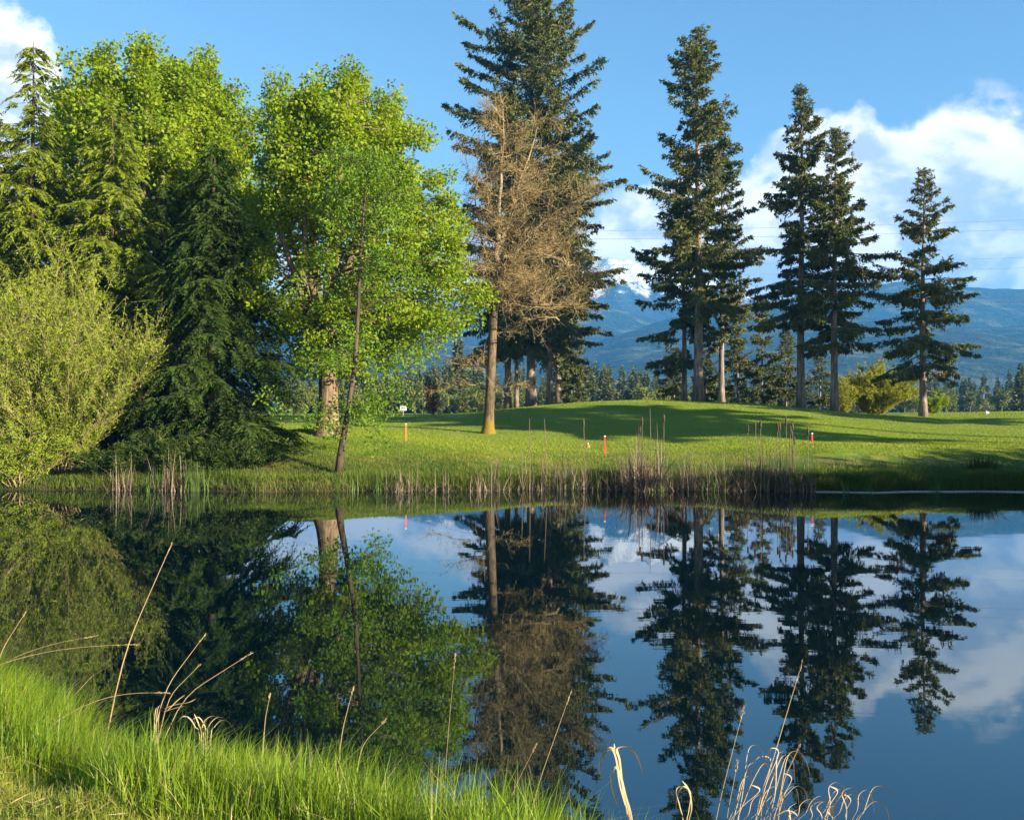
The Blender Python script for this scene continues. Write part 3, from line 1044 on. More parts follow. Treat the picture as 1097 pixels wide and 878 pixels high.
for pts in anchors:
    for k in range(19 if len(pts) == 12 else 26):
        b = pts[rng.integers(1, len(pts))] + rng.normal(size=3) * .05
        a = rng.uniform(0, 6.28)
        zrel = b[2] / 15.5
        l = rng.uniform(1.4, 3.3) * (1.1 - .62 * zrel)
        d = norm(np.array([math.cos(a) * 1.0 + .25, math.sin(a), rng.uniform(.05, .75) if zrel > .35 else rng.uniform(-.3, .35)]))
        prev, n = b, 6
        for j in range(n):
            q = prev + d * l / n
            r_ = .030 * (1 - j / n) + .006
            A.append(prev); B.append(q); ra.append(r_); rb.append(r_ * .8)
            for w in range(3):
                d2 = norm(d + rng.normal(size=3) * .65 + np.array([0, 0, .12]))
                l2 = rng.uniform(.35, 1.0) * (1.15 - .6 * j / n)
                m1 = q + d2 * l2 * .5
                d3 = norm(d2 + rng.normal(size=3) * .3)
                m2 = m1 + d3 * l2 * .5
                A += [q, m1]; B += [m1, m2]; ra += [.010, .007]; rb += [.007, .004]
                for v in range(4):
                    st = (q, m1, m2)[v % 3] if v < 3 else m1
                    d4 = norm(d3 + rng.normal(size=3) * .75)
                    e = st + d4 * rng.uniform(.18, .5)
                    A.append(st); B.append(e); ra.append(.0065); rb.append(.003)
                    tips.append((st + e) / 2); tips.append(e); tdir += [d4, d4]
            d = norm(d + rng.normal(size=3) * .2)
            prev = q
tw.prisms(np.array(A), np.array(B), np.array(ra), np.array(rb), rng)
tips, tdir = np.array(tips), np.array(tdir)
sel = rng.random(len(tips)) < .5
tips, tdir = tips[sel], tdir[sel]
n = len(tips)
bud.kites(tips, tdir + rng.normal(size=(n, 3)) * .5 + np.array([0, 0, -.3]), rng.uniform(.06, .15, n), rng.uniform(.02, .045, n), rng, .1)
tr.build('trunk', M['brown_bark'], bare, smooth=True)
tw.build('twigs', M['twig'], bare)
bud.build('buds', M['bud'], bare)

# ---- staked sapling beyond the lawn
loc = ground_at(464, 72)
sap = thing('staked_sapling', 'thin staked sapling with bronze leaves on the far lawn', 'tree', loc)
w, c = shrub_parts(91, 3.7, .75, .6, 9, 9, 7, .20, curve=.1, wmul=.6)
b_ = MB(); b_.tube([(0, 0, 0), (.02, 0, 1.2), (0, 0, 2.6)], [.06, .05, .03], 7)
b_.build('trunk', M['dark_bark'], sap)
cr = c.build('crown', M['red_leaf'], sap)
w.build('branches', M['dark_bark'], sap)
for dx in (-.75, .75):
    b_ = MB(); b_.tube([(dx, 0, 0), (dx, 0, .8), (dx, 0, 1.5)], [.045, .045, .045], 6)
    b_.build('support_stake', M['wood'], sap)


# ------------------------------------------------------------------ distant trees
def far_conifer(seed, H, Rm):
    rng = np.random.default_rng(seed)
    m = MB()
    n = 900
    t = rng.random(n) ** .75
    z = H * (1 - t) * .97 + .3
    a = rng.uniform(0, 6.28, n)
    r = Rm * t ** .8 * rng.uniform(.25, 1.0, n) * (1 + .25 * np.sin(z * 2.2 + seed))
    b = np.stack([np.cos(a) * r * .45, np.sin(a) * r * .45, z + .3], -1)
    d = np.stack([np.cos(a), np.sin(a), rng.uniform(-.75, .15, n)], -1)
    m.kites(b, d, r * .75 + .35, .35 + .35 * t, rng, .1)
    m.tube([(0, 0, -.5), (0, 0, H * .5), (0, 0, H)], [.22, .13, .02], 5)
    return m


def far_round(seed, H, Rm):
    rng = np.random.default_rng(seed)
    m = MB()
    c = rng.normal(size=(26, 3)) * np.array([Rm * .45, Rm * .45, H * .2]) + np.array([0, 0, H * .58])
    p = (c[:, None] + rng.normal(size=(26, 40, 3)) * .55).reshape(-1, 3)
    m.kites(p, rng.normal(size=(len(p), 3)), .7, .5, rng)
    m.tube([(0, 0, -.5), (0, 0, H * .35), (0, 0, H * .7)], [.2, .15, .05], 5)
    return m


rng = np.random.default_rng(101)
proto_c = [far_conifer(s, 12, 2.5).data('distant_conifer', M['fir_far']) for s in (1, 2, 3, 4)]
proto_r = [far_round(s, 9, 3.0).data('distant_broadleaf', M['broad_far']) for s in (5, 6)]


def far_tree(kind, px, D, top_py, label, group):
    x = XW(px, D)
    z0 = gz(x, D)
    h = max(2.0, ZW(top_py, D) - z0)
    me = (proto_c if kind == 'c' else proto_r)[rng.integers(0, 4 if kind == 'c' else 2)]
    o = bpy.data.objects.new('distant_conifer' if kind == 'c' else 'distant_broadleaf', me)
    COL.objects.link(o)
    o.location = (x, D, z0 - .2)
    k = h / (12 if kind == 'c' else 8.2)
    w = rng.uniform(.75, 1.15)
    o.scale = (k * w, k * w, k)
    o.rotation_euler = (0, 0, rng.uniform(0, 6.28))
    return tag(o, label, 'tree', group)


LBL_C = 'small distant conifer in the hazy treeline beyond the lawn, left of the tall firs'
LBL_R = 'small distant conifer in the hazy treeline at the far right'
topL = ([300, 330, 380, 420, 470, 500, 540, 600, 640, 690, 720, 1000], [405, 405, 398, 400, 392, 398, 402, 396, 396, 400, 404, 402])
for k in range(100):
    px = 300 + 440 * (k + rng.uniform(-.4, .4)) / 100
    far_tree('c', px, rng.uniform(170, 260), np.interp(px, *topL) - 3 + rng.normal() * 6 + (12 if k % 3 == 0 else 0), LBL_C, 'conifers of the far treeline at left')
for k in range(26):
    px = 300 + 460 * rng.random()
    far_tree('r', px, rng.uniform(140, 165), 417 + rng.normal() * 5, 'small rounded distant tree at the foot of the left treeline', 'rounded trees of the far treeline at left')
for k in range(80):
    px = 740 + 400 * (k + rng.uniform(-.4, .4)) / 80
    far_tree('c', px, rng.uniform(210, 300), (408 if px < 1075 else 398) + rng.normal() * 5, LBL_R, 'conifers of the far treeline at right')
for k in range(34):
    px = 900 + 240 * rng.random()
    far_tree('r', px, rng.uniform(170, 200), 422 + rng.normal() * 5, 'small rounded distant tree at the foot of the right treeline', 'rounded trees of the far treeline at right')
far_tree('c', 491, 190, 357, 'tall slim distant conifer rising above the left treeline', None)
far_tree('c', 497, 120, 411, 'small light green conifer beside the bare tree trunk', None)
far_tree('c', 1093, 150, 388, 'tall distant conifer at the right edge of the frame', None)
far_tree('c', 650, 160, 392, 'broad distant conifer right of the fir cluster', None)

# ------------------------------------------------------------------ trees out of view whose long shadows fall on the lawn
SX, SY = -math.sin(R(SUN_AZ)), math.cos(R(SUN_AZ))


def pq(p, q):
    """p across the sun's direction, q along the way the shadows fall"""
    return (p * SY + q * SX, -p * SX + q * SY)


proto = None
for i, (p, q) in enumerate(((39, -21), (42.5, -24), (46, -20), (55.5, -21), (58, -25), (41, -30), (55, -31))):
    x, y = pq(p, q)
    z = gz(x, y) - .1
    lb = 'tall fir on the right shore beyond the frame, casting shade on the ridge'
    if proto is None:
        proto = place_tree('shore_fir', lb, 'tree', (x, y, z), fir_parts(111, 25, 14.2, 4.2, .32, 'tall', step=.36, sprig=.5, fullness=.7), 'fir_bark', 'fir', group='tall firs on the right shore')
        o = proto
    else:
        o = copy_tree(proto)
    o.location = (x, y, z)
    o.rotation_euler = (0, 0, i * 1.3)
proto = None
for i, (p, q, k) in enumerate(((21.5, -12, 1.6), (24.5, -12, 1.52), (27.7, -12, 1.38), (31, -12, 1.22), (34, -11.5, 1.12), (36.6, -12, 1.05))):
    x, y = pq(p, q)
    z = gz(x, y) - .1
    if proto is None:
        proto = shrub('shore_willow', 'dense willow thicket on the right shore beyond the frame', 0, 0, 6.5, 2.6, 2.6, 112, 'willow', 'willows on the right shore', loc=(x, y, z), stems=70, shoots=24, leaves=12, leaf_len=.26, wmul=.5)
        o = proto
    else:
        o = copy_tree(proto)
    o.location = (x, y, z)
    o.scale = (k, k, k)
    o.rotation_euler = (0, 0, i * 1.1)

# ------------------------------------------------------------------ power lines
WIRES = [(247, 237), (256, 247), (284, 277), (296, 288), (322, 321), (328, 326)]
for i, (ya, yb) in enumerate(WIRES):
    D = 260 + 6 * i
    a, b = P(660, ya, D), P(1060, yb, D)
    d = b - a
    s = np.linspace(-1.6, 2.6, 40)
    pts = a[None] + s[:, None] * d[None]
    pts[:, 2] += ((s - .5) ** 2 - .25) * 1.2
    m_ = MB()
    m_.tube(pts, .045 if i < 4 else .03, 4)
    tag(m_.build('power_line', M['wire']), '%s power line from the top, strung across the sky' % ORD[i], 'cable', 'power lines behind the firs')

# ------------------------------------------------------------------ golf markers


def stake(px, D, top, mat_, label):
    x = XW(px, D)
    z = gz(x, D)
    h = ZW(top, D) - z
    t = thing('marker_stake', label, 'stake', (x, D, z - .02), group='hazard stakes')
    m_ = MB()
    w = .024
    m_.box((-w, -w, -.1), (w, w, h - .030))
    m_.build('post', M[mat_], t)
    m_ = MB()
    m_.box((-w - .004, -w - .004, h - .028), (w + .004, w + .004, h))
    m_.build('cap', M['white'], t)


stake(435, 34.4, 453, 'orange', 'orange red hazard stake with white top, leftmost, beside the maple')
stake(648, 33.0, 466, 'red', 'red hazard stake in the middle of the lawn')
stake(870, 32.9, 463, 'red', 'dark red hazard stake on the shaded right bank')
# sign
loc = ground_at(432, 66)
t = thing('lawn_sign', 'small white board sign on a post on the far left lawn', 'sign', loc)
h = ZW(435, 66) - loc[2]
m_ = MB(); m_.box((-.22, -.02, h - .3), (.22, .02, h)); m_.build('board', M['white'], t)
m_ = MB(); m_.box((-.03, .022, 0), (.03, .06, h - .1)); m_.build('post', M['wood'], t)
# flag
loc = ground_at(1057, 58)
t = thing('golf_flag', 'golf flagstick with a small dark blue flag at the right', 'flag', loc)
h = ZW(421, 58) - loc[2]
m_ = MB(); m_.tube([(0, 0, 0), (0, 0, h * .5), (0, 0, h)], [.012, .012, .012], 6); m_.build('pole', M['metal'], t)
m_ = MB()
u, v = np.meshgrid(np.linspace(0, 1, 8), np.linspace(0, 1, 5))
m_.grid(np.stack([-.32 * u, .04 * np.sin(u * 6), h - .02 - .3 * v - .06 * u], -1)); m_.build('flag_cloth', M['blue'], t)
m_ = MB(); m_.tube([(0, 0, .0), (0, 0, .12), (0, 0, .2)], [.16, .13, .02], 10); m_.build('cup_collar', M['white'], t)
# little tee marker
loc = ground_at(630, 38)
t = thing('tee_marker', 'small pale orange marker lying on the sunlit lawn beside the middle stake', 'marker', loc)
m_ = MB(); m_.tube([(0, 0, .02), (0, 0, .08), (0, 0, .14), (0, 0, .18)], [.07, .085, .06, .015], 10); m_.build('body', M['orange'], t, smooth=True)
m_ = MB(); m_.tube([(0, 0, .18), (0, 0, .22), (0, 0, .24)], [.03, .03, .012], 8); m_.build('knob', M['white'], t, smooth=True)
# pale strip at the right waterline
xx = np.linspace(XW(870, 27.9), 20.8, 30)
m_ = MB()
m_.tube(np.stack([xx, far_shore(xx) - .10, .012 + 0 * xx], -1), .018, 6)
tag(m_.build('edging_strip', M['strip']), 'thin pale edging strip lying along the right waterline', 'edging')


# ------------------------------------------------------------------ grasses
def blades(mb, x, y, z, h, w, lean, az, rng, seg=3, curl=.5):
    """curved tapering blades, one island each"""
    n = len(x)
    ca, sa = np.cos(az), np.sin(az)
    face = az + math.pi / 2 + rng.normal(size=n) * .5
    fx, fy = np.cos(face), np.sin(face)
    s = np.linspace(0, 1, seg + 1)
    V = np.zeros((n, seg + 1, 2, 3), np.float32)
    for i, t in enumerate(s):
        r = h * (lean * t + curl * lean * t * t)
        zz = z + h * t * (1 - .35 * np.minimum(lean, 1.5) * t * t)
        ww = w * (1 - t ** 1.6 * .94) * .5
        cx, cy = x + ca * r, y + sa * r
        V[:, i, 0] = np.stack([cx - fx * ww, cy - fy * ww, zz], -1)
        V[:, i, 1] = np.stack([cx + fx * ww, cy + fy * ww, zz], -1)
    k = (seg + 1) * 2
    idx = np.arange(n)[:, None, None] * k + np.array([[2 * i, 2 * i + 1, 2 * i + 3, 2 * i + 2] for i in range(seg)])[None]
    mb.mesh(V.reshape(-1, 3), idx.reshape(-1, 4))


rng = np.random.default_rng(201)
# tall grass on the near bank
n = 300000
x = rng.uniform(-6.0, 2.4, n)
y = rng.uniform(2.2, 8.9, n)
sh = near_shore(x) - y
line = y - (4.52 - .80 * (x + 2.36)) + .22 * wob(x, y, 2.2)
tall = ss((line + .15) / .5)
clump = .5 + .5 * wob(x, y, 4.5, 3)
ok = (sh > -.02) & (rng.random(n) < .25 + .75 * tall) & (tall > .05) & (rng.random(n) < .55 + .45 * clump)
ok &= (rng.random(n) < np.interp(x, [-.1, .12, .35, 1.2], [1, .45, .10, .04]))
x, y, sh, tall, clump = x[ok], y[ok], sh[ok], tall[ok], clump[ok]
z = ground_z(x, y) - .01
h = (.09 + .27 * tall * (.65 + .5 * clump)) * rng.uniform(.55, 1.35, len(x)) * np.where(x > .2, .8, 1)
mb = MB()
blades(mb, x, y, z, h, np.exp(rng.normal(-5.4, .52, len(x))), np.abs(rng.normal(.22, .26, len(x))) + .03, rng.normal(.5, 1.5, len(x)), rng)
o = tag(mb.build('tall_grass', M['grass_tall']), 'long bright green grass covering the near bank', 'grass', kind='stuff')
k = rng.choice(len(x), 3500, replace=False)
mb = MB()
blades(mb, x[k], y[k], z[k], h[k] * rng.uniform(.6, 1.15, 3500), rng.uniform(.003, .006, 3500), np.abs(rng.normal(.45, .4, 3500)), rng.uniform(0, 6.28, 3500), rng)
tag(mb.build('dead_grass', M['thatch']), 'dead straw blades scattered through the long near grass', 'grass', kind='stuff')
# mown verge in the corner
n = 110000
x = rng.uniform(-3.6, .2, n)
y = rng.uniform(1.6, 4.9, n)
line = y - (4.52 - .80 * (x + 2.36)) + .22 * wob(x, y, 2.2)
ok = (line < .25) & (rng.random(n) < .35 + .65 * (.5 + .5 * wob(x, y, 5, 7)))
x, y = x[ok], y[ok]
mb = MB()
blades(mb, x, y, ground_z(x, y) - .005, rng.uniform(.03, .09, len(x)), rng.uniform(.003, .006, len(x)), np.abs(rng.normal(.5, .4, len(x))), rng.uniform(0, 6.28, len(x)), rng, 2)
tag(mb.build('mown_grass', M['grass_short']), 'short yellowish mown grass in the near left corner', 'grass', kind='stuff')
# dry clippings
n = 9000
x = rng.uniform(-3.4, .0, n)
y = rng.uniform(1.8, 4.7, n)
line = y - (4.52 - .80 * (x + 2.36)) + .22 * wob(x, y, 2.2)
ok = (line < .12) & (wob(x, y, 3.3, 11) + rng.normal(size=n) * .25 > .12)
x, y = x[ok], y[ok]
mb = MB()
a = rng.uniform(0, 6.28, len(x))
mb.kites(np.stack([x, y, ground_z(x, y) + rng.uniform(.005, .03, len(x))], -1), np.stack([np.cos(a), np.sin(a), rng.normal(size=len(x)) * .15], -1), rng.uniform(.05, .13, len(x)), .004, rng, .05)
tag(mb.build('dry_clippings', M['thatch']), 'dry straw coloured clippings strewn on the near verge', 'dry grass', kind='stuff')

# grass along the far bank
n = 130000
x = rng.uniform(-17.5, 17.5, n)
y = far_shore(x) + np.abs(rng.normal(0, 1.0, n)) * np.interp(x, [-17, -8, -4, 0, 10, 17], [2.0, 3.2, 2.6, .9, .9, 1.1])
u = y - far_shore(x)
ok = (u > .02) & (u < 7)
ok &= ~((x < -4.5) & (rng.random(n) < np.interp(u, [0, .5, .7, 1.4, 2.2, 7], [0, 0, .35, .35, .1, 0]))) & ~((x < -7.5) & (x > -13) & (u > .5) & (u < 2.5) & (rng.random(n) < .4))
x, y, u = x[ok], y[ok], u[ok]
cl = .5 + .5 * wob(x, y, 1.6, 5)
h = (.12 + .42 * cl * np.exp(-u / 1.2)) * rng.uniform(.5, 1.4, len(x)) * np.interp(x, [-9, -4, 2, 9, 17], [.8, .8, 1.1, 1.0, .9])
mb = MB()
blades(mb, x, y, ground_z(x, y) - .02, h, rng.uniform(.010, .022, len(x)), np.abs(rng.normal(.35, .3, len(x))), rng.uniform(0, 6.28, len(x)), rng, 2)
tag(mb.build('bank_grass', M['grass_bank']), 'rough green grass fringing the far bank', 'grass', kind='stuff')

# the mown lawn itself, as short standing blades
n = 330000
y = 31 + 33 * rng.random(n) ** 1.25
x = rng.uniform(-.57, .57, n) * y
u = y - far_shore(x)
ok = (u > 2.6) & ~((x < -3) & (u < 5))
x, y = x[ok], y[ok]
mb = MB()
blades(mb, x, y, ground_z(x, y) - .01, rng.uniform(.035, .08, len(x)) * (1 + .25 * wob(x, y, .5, 9)), rng.uniform(.014, .028, len(x)), np.abs(rng.normal(.3, .3, len(x))), rng.uniform(0, 6.28, len(x)), rng, 1)
tag(mb.build('lawn_grass', M['lawn']), 'mown golf lawn on the far side of the pond', 'lawn', kind='stuff')

# ------------------------------------------------------------------ reeds and cattails on the far shore
rng = np.random.default_rng(301)
clumps = [(128, 1.0, 30, .5), (140, .9, 20, .35), (176, 1.0, 22, .35), (190, 1.1, 26, .5), (204, .9, 24, .5),
          (433, .75, 34, .55), (455, .55, 14, .35), (476, .6, 14, .3), (508, .65, 20, .45), (532, .9, 40, .6), (560, .55, 16, .4), (578, .75, 26, .5), (600, .95, 46, .7),
          (622, .7, 26, .5), (645, .7, 26, .5), (668, .85, 34, .55), (690, 1.3, 130, .75), (722, .95, 54, .8), (745, .75, 30, .5), (768, .8, 34, .6), (795, .95, 56, .8),
          (820, 1.05, 60, .8), (843, 1.0, 44, .6), (862, .85, 26, .4)]
for i, (px, hh, n, wd) in enumerate(clumps):
    n, hh = (int(n * 1.5), hh * 1.1) if px > 550 else (n, hh)
    D = float(far_shore(XW(px, 28))) + .02
    X = XW(px, D)
    x = rng.normal(0, wd * .42, n * 2)
    y = rng.normal(0, .22, n * 2)
    h = hh * rng.uniform(.25, 1.15, n * 2) ** 1.2 * (1 + .25 * np.sin(x * 9 + i))
    mb = MB()
    fallen = rng.random(n * 2) < .40
    lean = np.where(fallen, rng.uniform(.5, 1.3, n * 2), np.abs(rng.normal(.08, .10, n * 2)))
    blades(mb, x, y, np.full(n * 2, -.12), h + .12, rng.uniform(.018, .035, n * 2), lean, rng.uniform(0, 6.28, n * 2), rng, 4, .6)
    where = ('clump of dry brown reeds at the far waterline under the left bushes' if px < 300 else
             'tallest and thickest clump of dry reeds, straight below the gap between fir groups' if px == 690 else
             'clump of dry grey reeds along the far waterline')
    lb = where if px == 690 else '%s %s, %s from left' % ('dry', where[where.index('clump'):].replace('of dry', 'of'), ORD[i] if px < 300 else ORD[i - 5])
    o = mb.build('reed_clump', M['reed'], loc=(X, D, 0))
    tag(o, lb, 'reeds', 'dry reed clumps on the far shore')
greens = [(165, .9, 60), (208, 1.1, 90), (365, .95, 16), (378, .7, 12), (404, .8, 18), (610, .7, 40), (640, .6, 30), (700, .7, 40), (760, .7, 40), (815, .8, 44), (905, .55, 30), (930, .5, 24), (1000, .5, 30)]
for i, (px, hh, n) in enumerate(greens):
    D = float(far_shore(XW(px, 28))) - .05
    mb = MB()
    blades(mb, rng.normal(0, .16 if n > 34 else .07, n), rng.normal(0, .15, n), np.full(n, -.1), hh * rng.uniform(.5, 1.1, n), rng.uniform(.018, .03, n), np.abs(rng.normal(.12, .12, n)), rng.uniform(0, 6.28, n), rng, 3)
    tag(mb.build('green_reed_clump', M['reed_green'], loc=(XW(px, D), D, 0)), 'fresh green reed clump at the far waterline, %s from left' % ORD[i], 'reeds', 'green reed clumps on the far shore')

cats = [(560, 474, 0), (568, 448, 0), (586, 448, 0), (627, 448, 1), (684, 455, 1), (688, 446, 1), (698, 437, 0), (711, 443, 1), (800, 454, 1), (812, 452, 1), (815, 449, 1), (832, 453, 1), (836, 452, 1), (843, 446, 1), (846, 455, 1), (849, 452, 1), (851, 467, 1), (866, 457, 1)]
for i, (px, top, head) in enumerate(cats):
    D = 28.15 + .2 * (i % 3)
    x = XW(px, D)
    H = ZW(top, D)
    t = thing('cattail', ('tall cattail with a brown seed head, %s stalk from left above the reeds' if head else 'tall bare reed stalk, %s stalk from left above the reeds') % ORD[i], 'cattail', (x, D, 0), group='cattail stalks on the far shore')
    lx = rng.normal() * .04
    m_ = MB(); m_.tube([(0, 0, -.2), (lx * .4, 0, H * .5), (lx, 0, H)], [.014, .012, .007], 5); m_.build('stalk', M['reed'], t)
    if head:
        m_ = MB(); m_.tube([(lx, 0, H - .26), (lx, 0, H - .24), (lx, 0, H - .06), (lx, 0, H - .03)], [.012, .03, .03, .008], 8); m_.build('seed_head', M['head'], t, smooth=True)
    m_ = MB()
    k = 5
    blades(m_, rng.normal(0, .03, k), rng.normal(0, .03, k), np.full(k, -.1), rng.uniform(.6, 1.0, k), np.full(k, .025), np.abs(rng.normal(.1, .1, k)), rng.uniform(0, 6.28, k), rng, 4)
    m_.build('leaves', M['reed'], t)
# dark tussock
D = 29.0
t = thing('sedge_tussock', 'dark round sedge tussock on the shaded right bank', 'plant', ground_at(1052, D))
m_ = MB(); k = 500
blades(m_, rng.normal(0, .18, k), rng.normal(0, .15, k), np.zeros(k), rng.uniform(.3, .85, k), np.full(k, .016), np.abs(rng.normal(.4, .25, k)), rng.uniform(0, 6.28, k), rng, 3)
m_.build('leaves', M['cedar'], t)
m_ = MB(); k = 60
blades(m_, rng.normal(0, .18, k), rng.normal(0, .15, k), np.zeros(k), rng.uniform(.2, .5, k), np.full(k, .02), np.abs(rng.normal(.8, .25, k)), rng.uniform(0, 6.28, k), rng, 3)
m_.build('dead_leaves', M['reed'], t)

# ------------------------------------------------------------------ dry stalks on the near bank
rng = np.random.default_rng(401)


def stalk(a, b, D, label, r=.0035, bow=0.0, seed_len=.12, db=0.0, from_a=False):
    """dry grass stem from image point a to b about D metres away"""
    A = P(a[0], a[1], D)
    B = P(b[0], b[1], D + db)
    base = A - (B - A) * .0
    root = np.array([base[0] - (B - A)[0] * .25, D - .02, gz(base[0] - (B - A)[0] * .25, D - .02) - .02])
    if from_a:
        root = np.array([A[0], D, gz(A[0], D) - .02])
        A = root + (B - root) * .25 + np.array([0, 0, .10])
    if root[2] > A[2] - .02:
        root[2] = A[2] - .12
    t = thing('dry_grass_stalk', label, 'stalk', tuple(root), group='dry stalks on the near bank')
    s = np.linspace(0, 1, 12)
    side = np.array([0, 0, 1.0])
    pts = A[None] + (B - A)[None] * s[:, None] + side[None] * (bow * np.sin(s * math.pi))[:, None]
    pts = np.concatenate([root[None], (root * .4 + A * .6)[None] + (B - A)[None] * -.04, pts[1:]])
    for _ in range(6):
        pts[1:-1] = (pts[:-2] + 2 * pts[1:-1] + pts[2:]) / 4
    pts = pts - root[None]
    m_ = MB(); m_.tube(pts, r * .78 * np.linspace(1.1, .45, len(pts)), 5); m_.build('stem', M['straw'], t)
    m_ = MB()
    k = 26
    q = 1 - rng.random(k) * seed_len
    bb = np.stack([np.interp(q, np.linspace(0, 1, len(pts)), pts[:, j]) for j in range(3)], -1)
    dd = norm(pts[-1] - pts[-3])[None] + rng.normal(size=(k, 3)) * .14
    m_.kites(bb, dd, rng.uniform(.015, .03, k), .004, rng); m_.build('seed_head', M['straw'], t)
    return t


stalk((122, 722), (184, 582), 5.7, 'longest dry stalk on the left, leaning right high over the water', .0045)
stalk((165, 752), (220, 679), 5.5, 'dry stalk with feathery tip, next right of the longest left stalk')
stalk((170, 756), (214, 712), 5.45, 'short dry stalk, lowest of the three right leaning left stalks', .003)
stalk((176, 758), (268, 700), 5.45, 'dry stalk leaning far right, almost level, at the left bank')
stalk((-6, 708), (27, 656), 5.8, 'dry stalk at the left edge of the frame')
stalk((-90, 704), (146, 690), 5.75, 'thin bent dry stem lying level over the left bank', .0025, .05, from_a=True)
stalk((-60, 700), (102, 681), 5.8, 'thin arching dry stem at the top of the left bank', .0022, .04, from_a=True)
stalk((20, 712), (180, 742), 5.6, 'low dry stem leaning right over the left bank grass', .0028, .06, from_a=True)
stalk((362, 800), (378, 738), 5.2, 'dry stalk standing above the middle of the near grass', .0032)
stalk((380, 805), (412, 772), 5.1, 'short dry stalk leaning right in the middle of near grass', .003)
stalk((282, 780), (289, 745), 5.3, 'short upright dry stem above the grass, right of the curled tuft', .0028)
stalk((476, 830), (488, 700), 5.0, 'hair thin pale stalk rising before the maple reflection', .0016)
stalk((565, 872), (612, 740), 4.8, 'thin reddish stalk rising before the bare tree reflection', .0026)
stalk((540, 866), (574, 798), 4.8, 'short thin stalk beside the reddish stalk', .002)
stalk((805, 890), (859, 710), 4.7, 'longest dry cane on the right, rising to the fir reflection', .0042)
stalk((762, 892), (797, 757), 4.7, 'slim dry cane left of the longest right cane', .003)
stalk((775, 892), (790, 818), 4.65, 'short dry cane at the foot of the slim right cane', .003)
stalk((832, 850), (856, 800), 4.65, 'small forked dry cane beside the longest right cane', .004)


def ribbon(mb, pts, w):
    pts = np.asarray(pts, float)
    t = norm(np.gradient(pts, axis=0))
    s = norm(np.cross(t, np.array([.15, 1.0, .1])[None]))
    s = norm(np.cross(t, s) * .65 + s * .75)
    n = len(pts)
    q_ = np.linspace(0, 1, n)
    ww = w * (np.minimum(1, .24 + q_ * 1.35) * np.minimum(1, (1.03 - q_) / .14))[:, None]
    mid = pts + np.cross(t, s) * ww * .25
    g = np.stack([pts - s * ww, mid, pts + s * ww], 1)
    mb.grid(g)


def curled_reed(leaves, D, label, w=.0045):
    """dry reed whose leaves arch over: each leaf a list of image points from root to hanging tip"""
    root = P(leaves[0][0][0], leaves[0][0][1], D)
    rz = gz(root[0], D) - .05
    t = thing('curled_dry_reed', label, 'reed', (root[0], root[1], rz), group='curled dry reeds at the near waterline')
    o = np.array([root[0], root[1], rz])
    for k, lf in enumerate(leaves):
        p = np.array([P(a, b, D + .05 * math.sin(k * 2.1) * (j > 0)) for j, (a, b) in enumerate(lf)])
        if p[0, 2] > rz:
            p = np.concatenate([[np.array([p[0, 0], D, min(rz, p[0, 2] - .1)])], p])
        u = np.linspace(0, 1, len(p))
        # smooth the path
        pe = np.concatenate([[2 * p[0] - p[1]], p, [2 * p[-1] - p[-2]]])
        q = []
        for i_ in range(1, len(pe) - 2):
            for v_ in np.linspace(0, 1, 8, endpoint=False):
                a_, b_, c_, d_ = pe[i_ - 1:i_ + 3]
                q.append(.5 * (2 * b_ + (c_ - a_) * v_ + (2 * a_ - 5 * b_ + 4 * c_ - d_) * v_ ** 2 + (3 * b_ - a_ - 3 * c_ + d_) * v_ ** 3))
        q = np.array(q + [p[-1]])
        m_ = MB(); ribbon(m_, q - o, w * (1 - .07 * (k % 4))); m_.build('leaf', M['straw'], t, smooth=True)
    return t


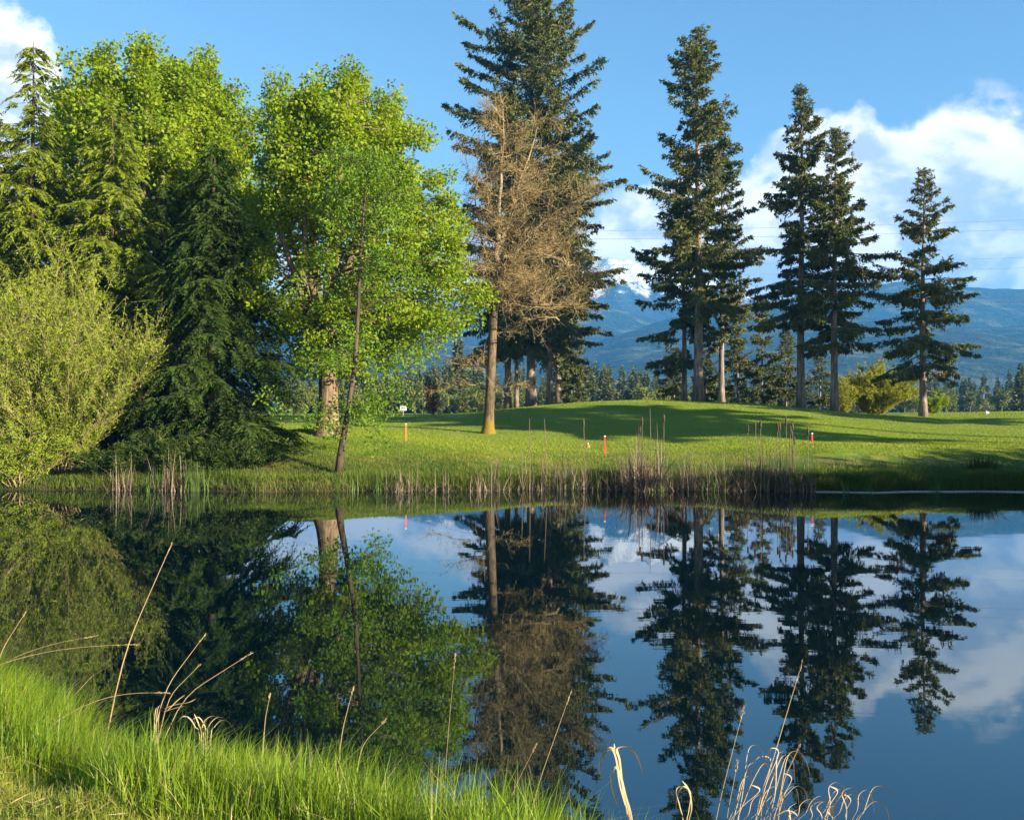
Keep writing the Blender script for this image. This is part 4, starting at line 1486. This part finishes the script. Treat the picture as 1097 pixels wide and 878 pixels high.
curled_reed([[(674, 885), (668, 850), (664, 815), (661, 802), (672, 800), (682, 808), (689, 828)],
             [(674, 885), (664, 840), (660, 812), (655, 801), (648, 806), (643, 818), (644, 834)],
             [(676, 885), (668, 845), (661, 822), (655, 830), (657, 848), (663, 865)],
             [(678, 885), (670, 850), (664, 826), (659, 806), (658, 796)]], 4.75, 'lone curled dry reed with drooping leaves left of the others', .0075)
curled_reed([[(733, 890), (728, 862), (724, 848), (729, 842), (738, 848), (745, 858)],
             [(735, 890), (738, 868), (740, 850), (733, 842), (726, 850), (724, 870)],
             [(737, 890), (741, 865), (738, 846), (731, 836)]], 4.7, 'short curled dry reed between the lone curled reed and the tall canes')
big = []
for k in range(17):
    bx_ = rng.uniform(778, 828)
    tx = bx_ + rng.uniform(4, 34)
    ty = rng.uniform(796, 858)
    dr = rng.choice([-1, 1], p=[.22, .78])
    w_ = rng.uniform(5, 15)
    lf = [(bx_, 892), (bx_ + (tx - bx_) * .45 + rng.uniform(-3, 3), 892 - (892 - ty) * .5), (tx - 5 * dr, ty + 7), (tx + w_ * .3 * dr, ty)]
    if k % 4:
        lf += [(tx + w_ * dr, ty + rng.uniform(4, 9)), (tx + w_ * 1.35 * dr, ty + rng.uniform(14, 42))]
    big.append(lf)
curled_reed(big, 4.65, 'thick tuft of curled dry reeds around the longest right cane', .0032)
tuft = []
for k in range(16):
    bx_ = rng.uniform(838, 912)
    tx = bx_ + rng.uniform(-4, 26)
    ty = rng.uniform(836, 870)
    dr = rng.choice([-1, 1], p=[.3, .7])
    w_ = rng.uniform(6, 17)
    lf = [(bx_, 892), (bx_ + (tx - bx_) * .55, 892 - (892 - ty) * .55), (tx - 5 * dr, ty + 6), (tx + w_ * .3 * dr, ty)]
    if k % 4:
        lf += [(tx + w_ * dr, ty + rng.uniform(3, 9)), (tx + w_ * 1.4 * dr, ty + rng.uniform(10, 28))]
    tuft.append(lf)
tuft.append([(918, 890), (926, 868), (934, 846), (944, 842), (961, 852)])
tuft.append([(915, 890), (926, 868), (938, 858), (950, 866), (954, 886)])
curled_reed(tuft, 4.6, 'low spreading tuft of curled dry reeds at the right', .0034)
curled_reed([[(214, 792), (209, 778), (203, 769), (196, 767), (190, 773)],
             [(218, 792), (217, 778), (222, 769), (231, 767), (239, 776)],
             [(222, 792), (224, 777), (233, 768), (243, 771), (250, 782)],
             [(220, 792), (220, 779), (213, 768), (205, 771)],
             [(226, 792), (230, 778), (239, 771), (249, 777), (254, 788)],
             [(216, 792), (213, 776), (208, 764)]], 5.35, 'small curled tuft of pinkish dry grass at the edge of the left bank', .0035)
curled_reed([[(168, 766), (178, 758), (190, 754), (202, 752), (210, 748)], [(166, 766), (176, 762), (188, 758), (198, 756)], [(170, 768), (180, 760), (190, 750), (198, 744)]], 5.4,
            'frayed pale dry leaf at the foot of the left stalks', .0035)
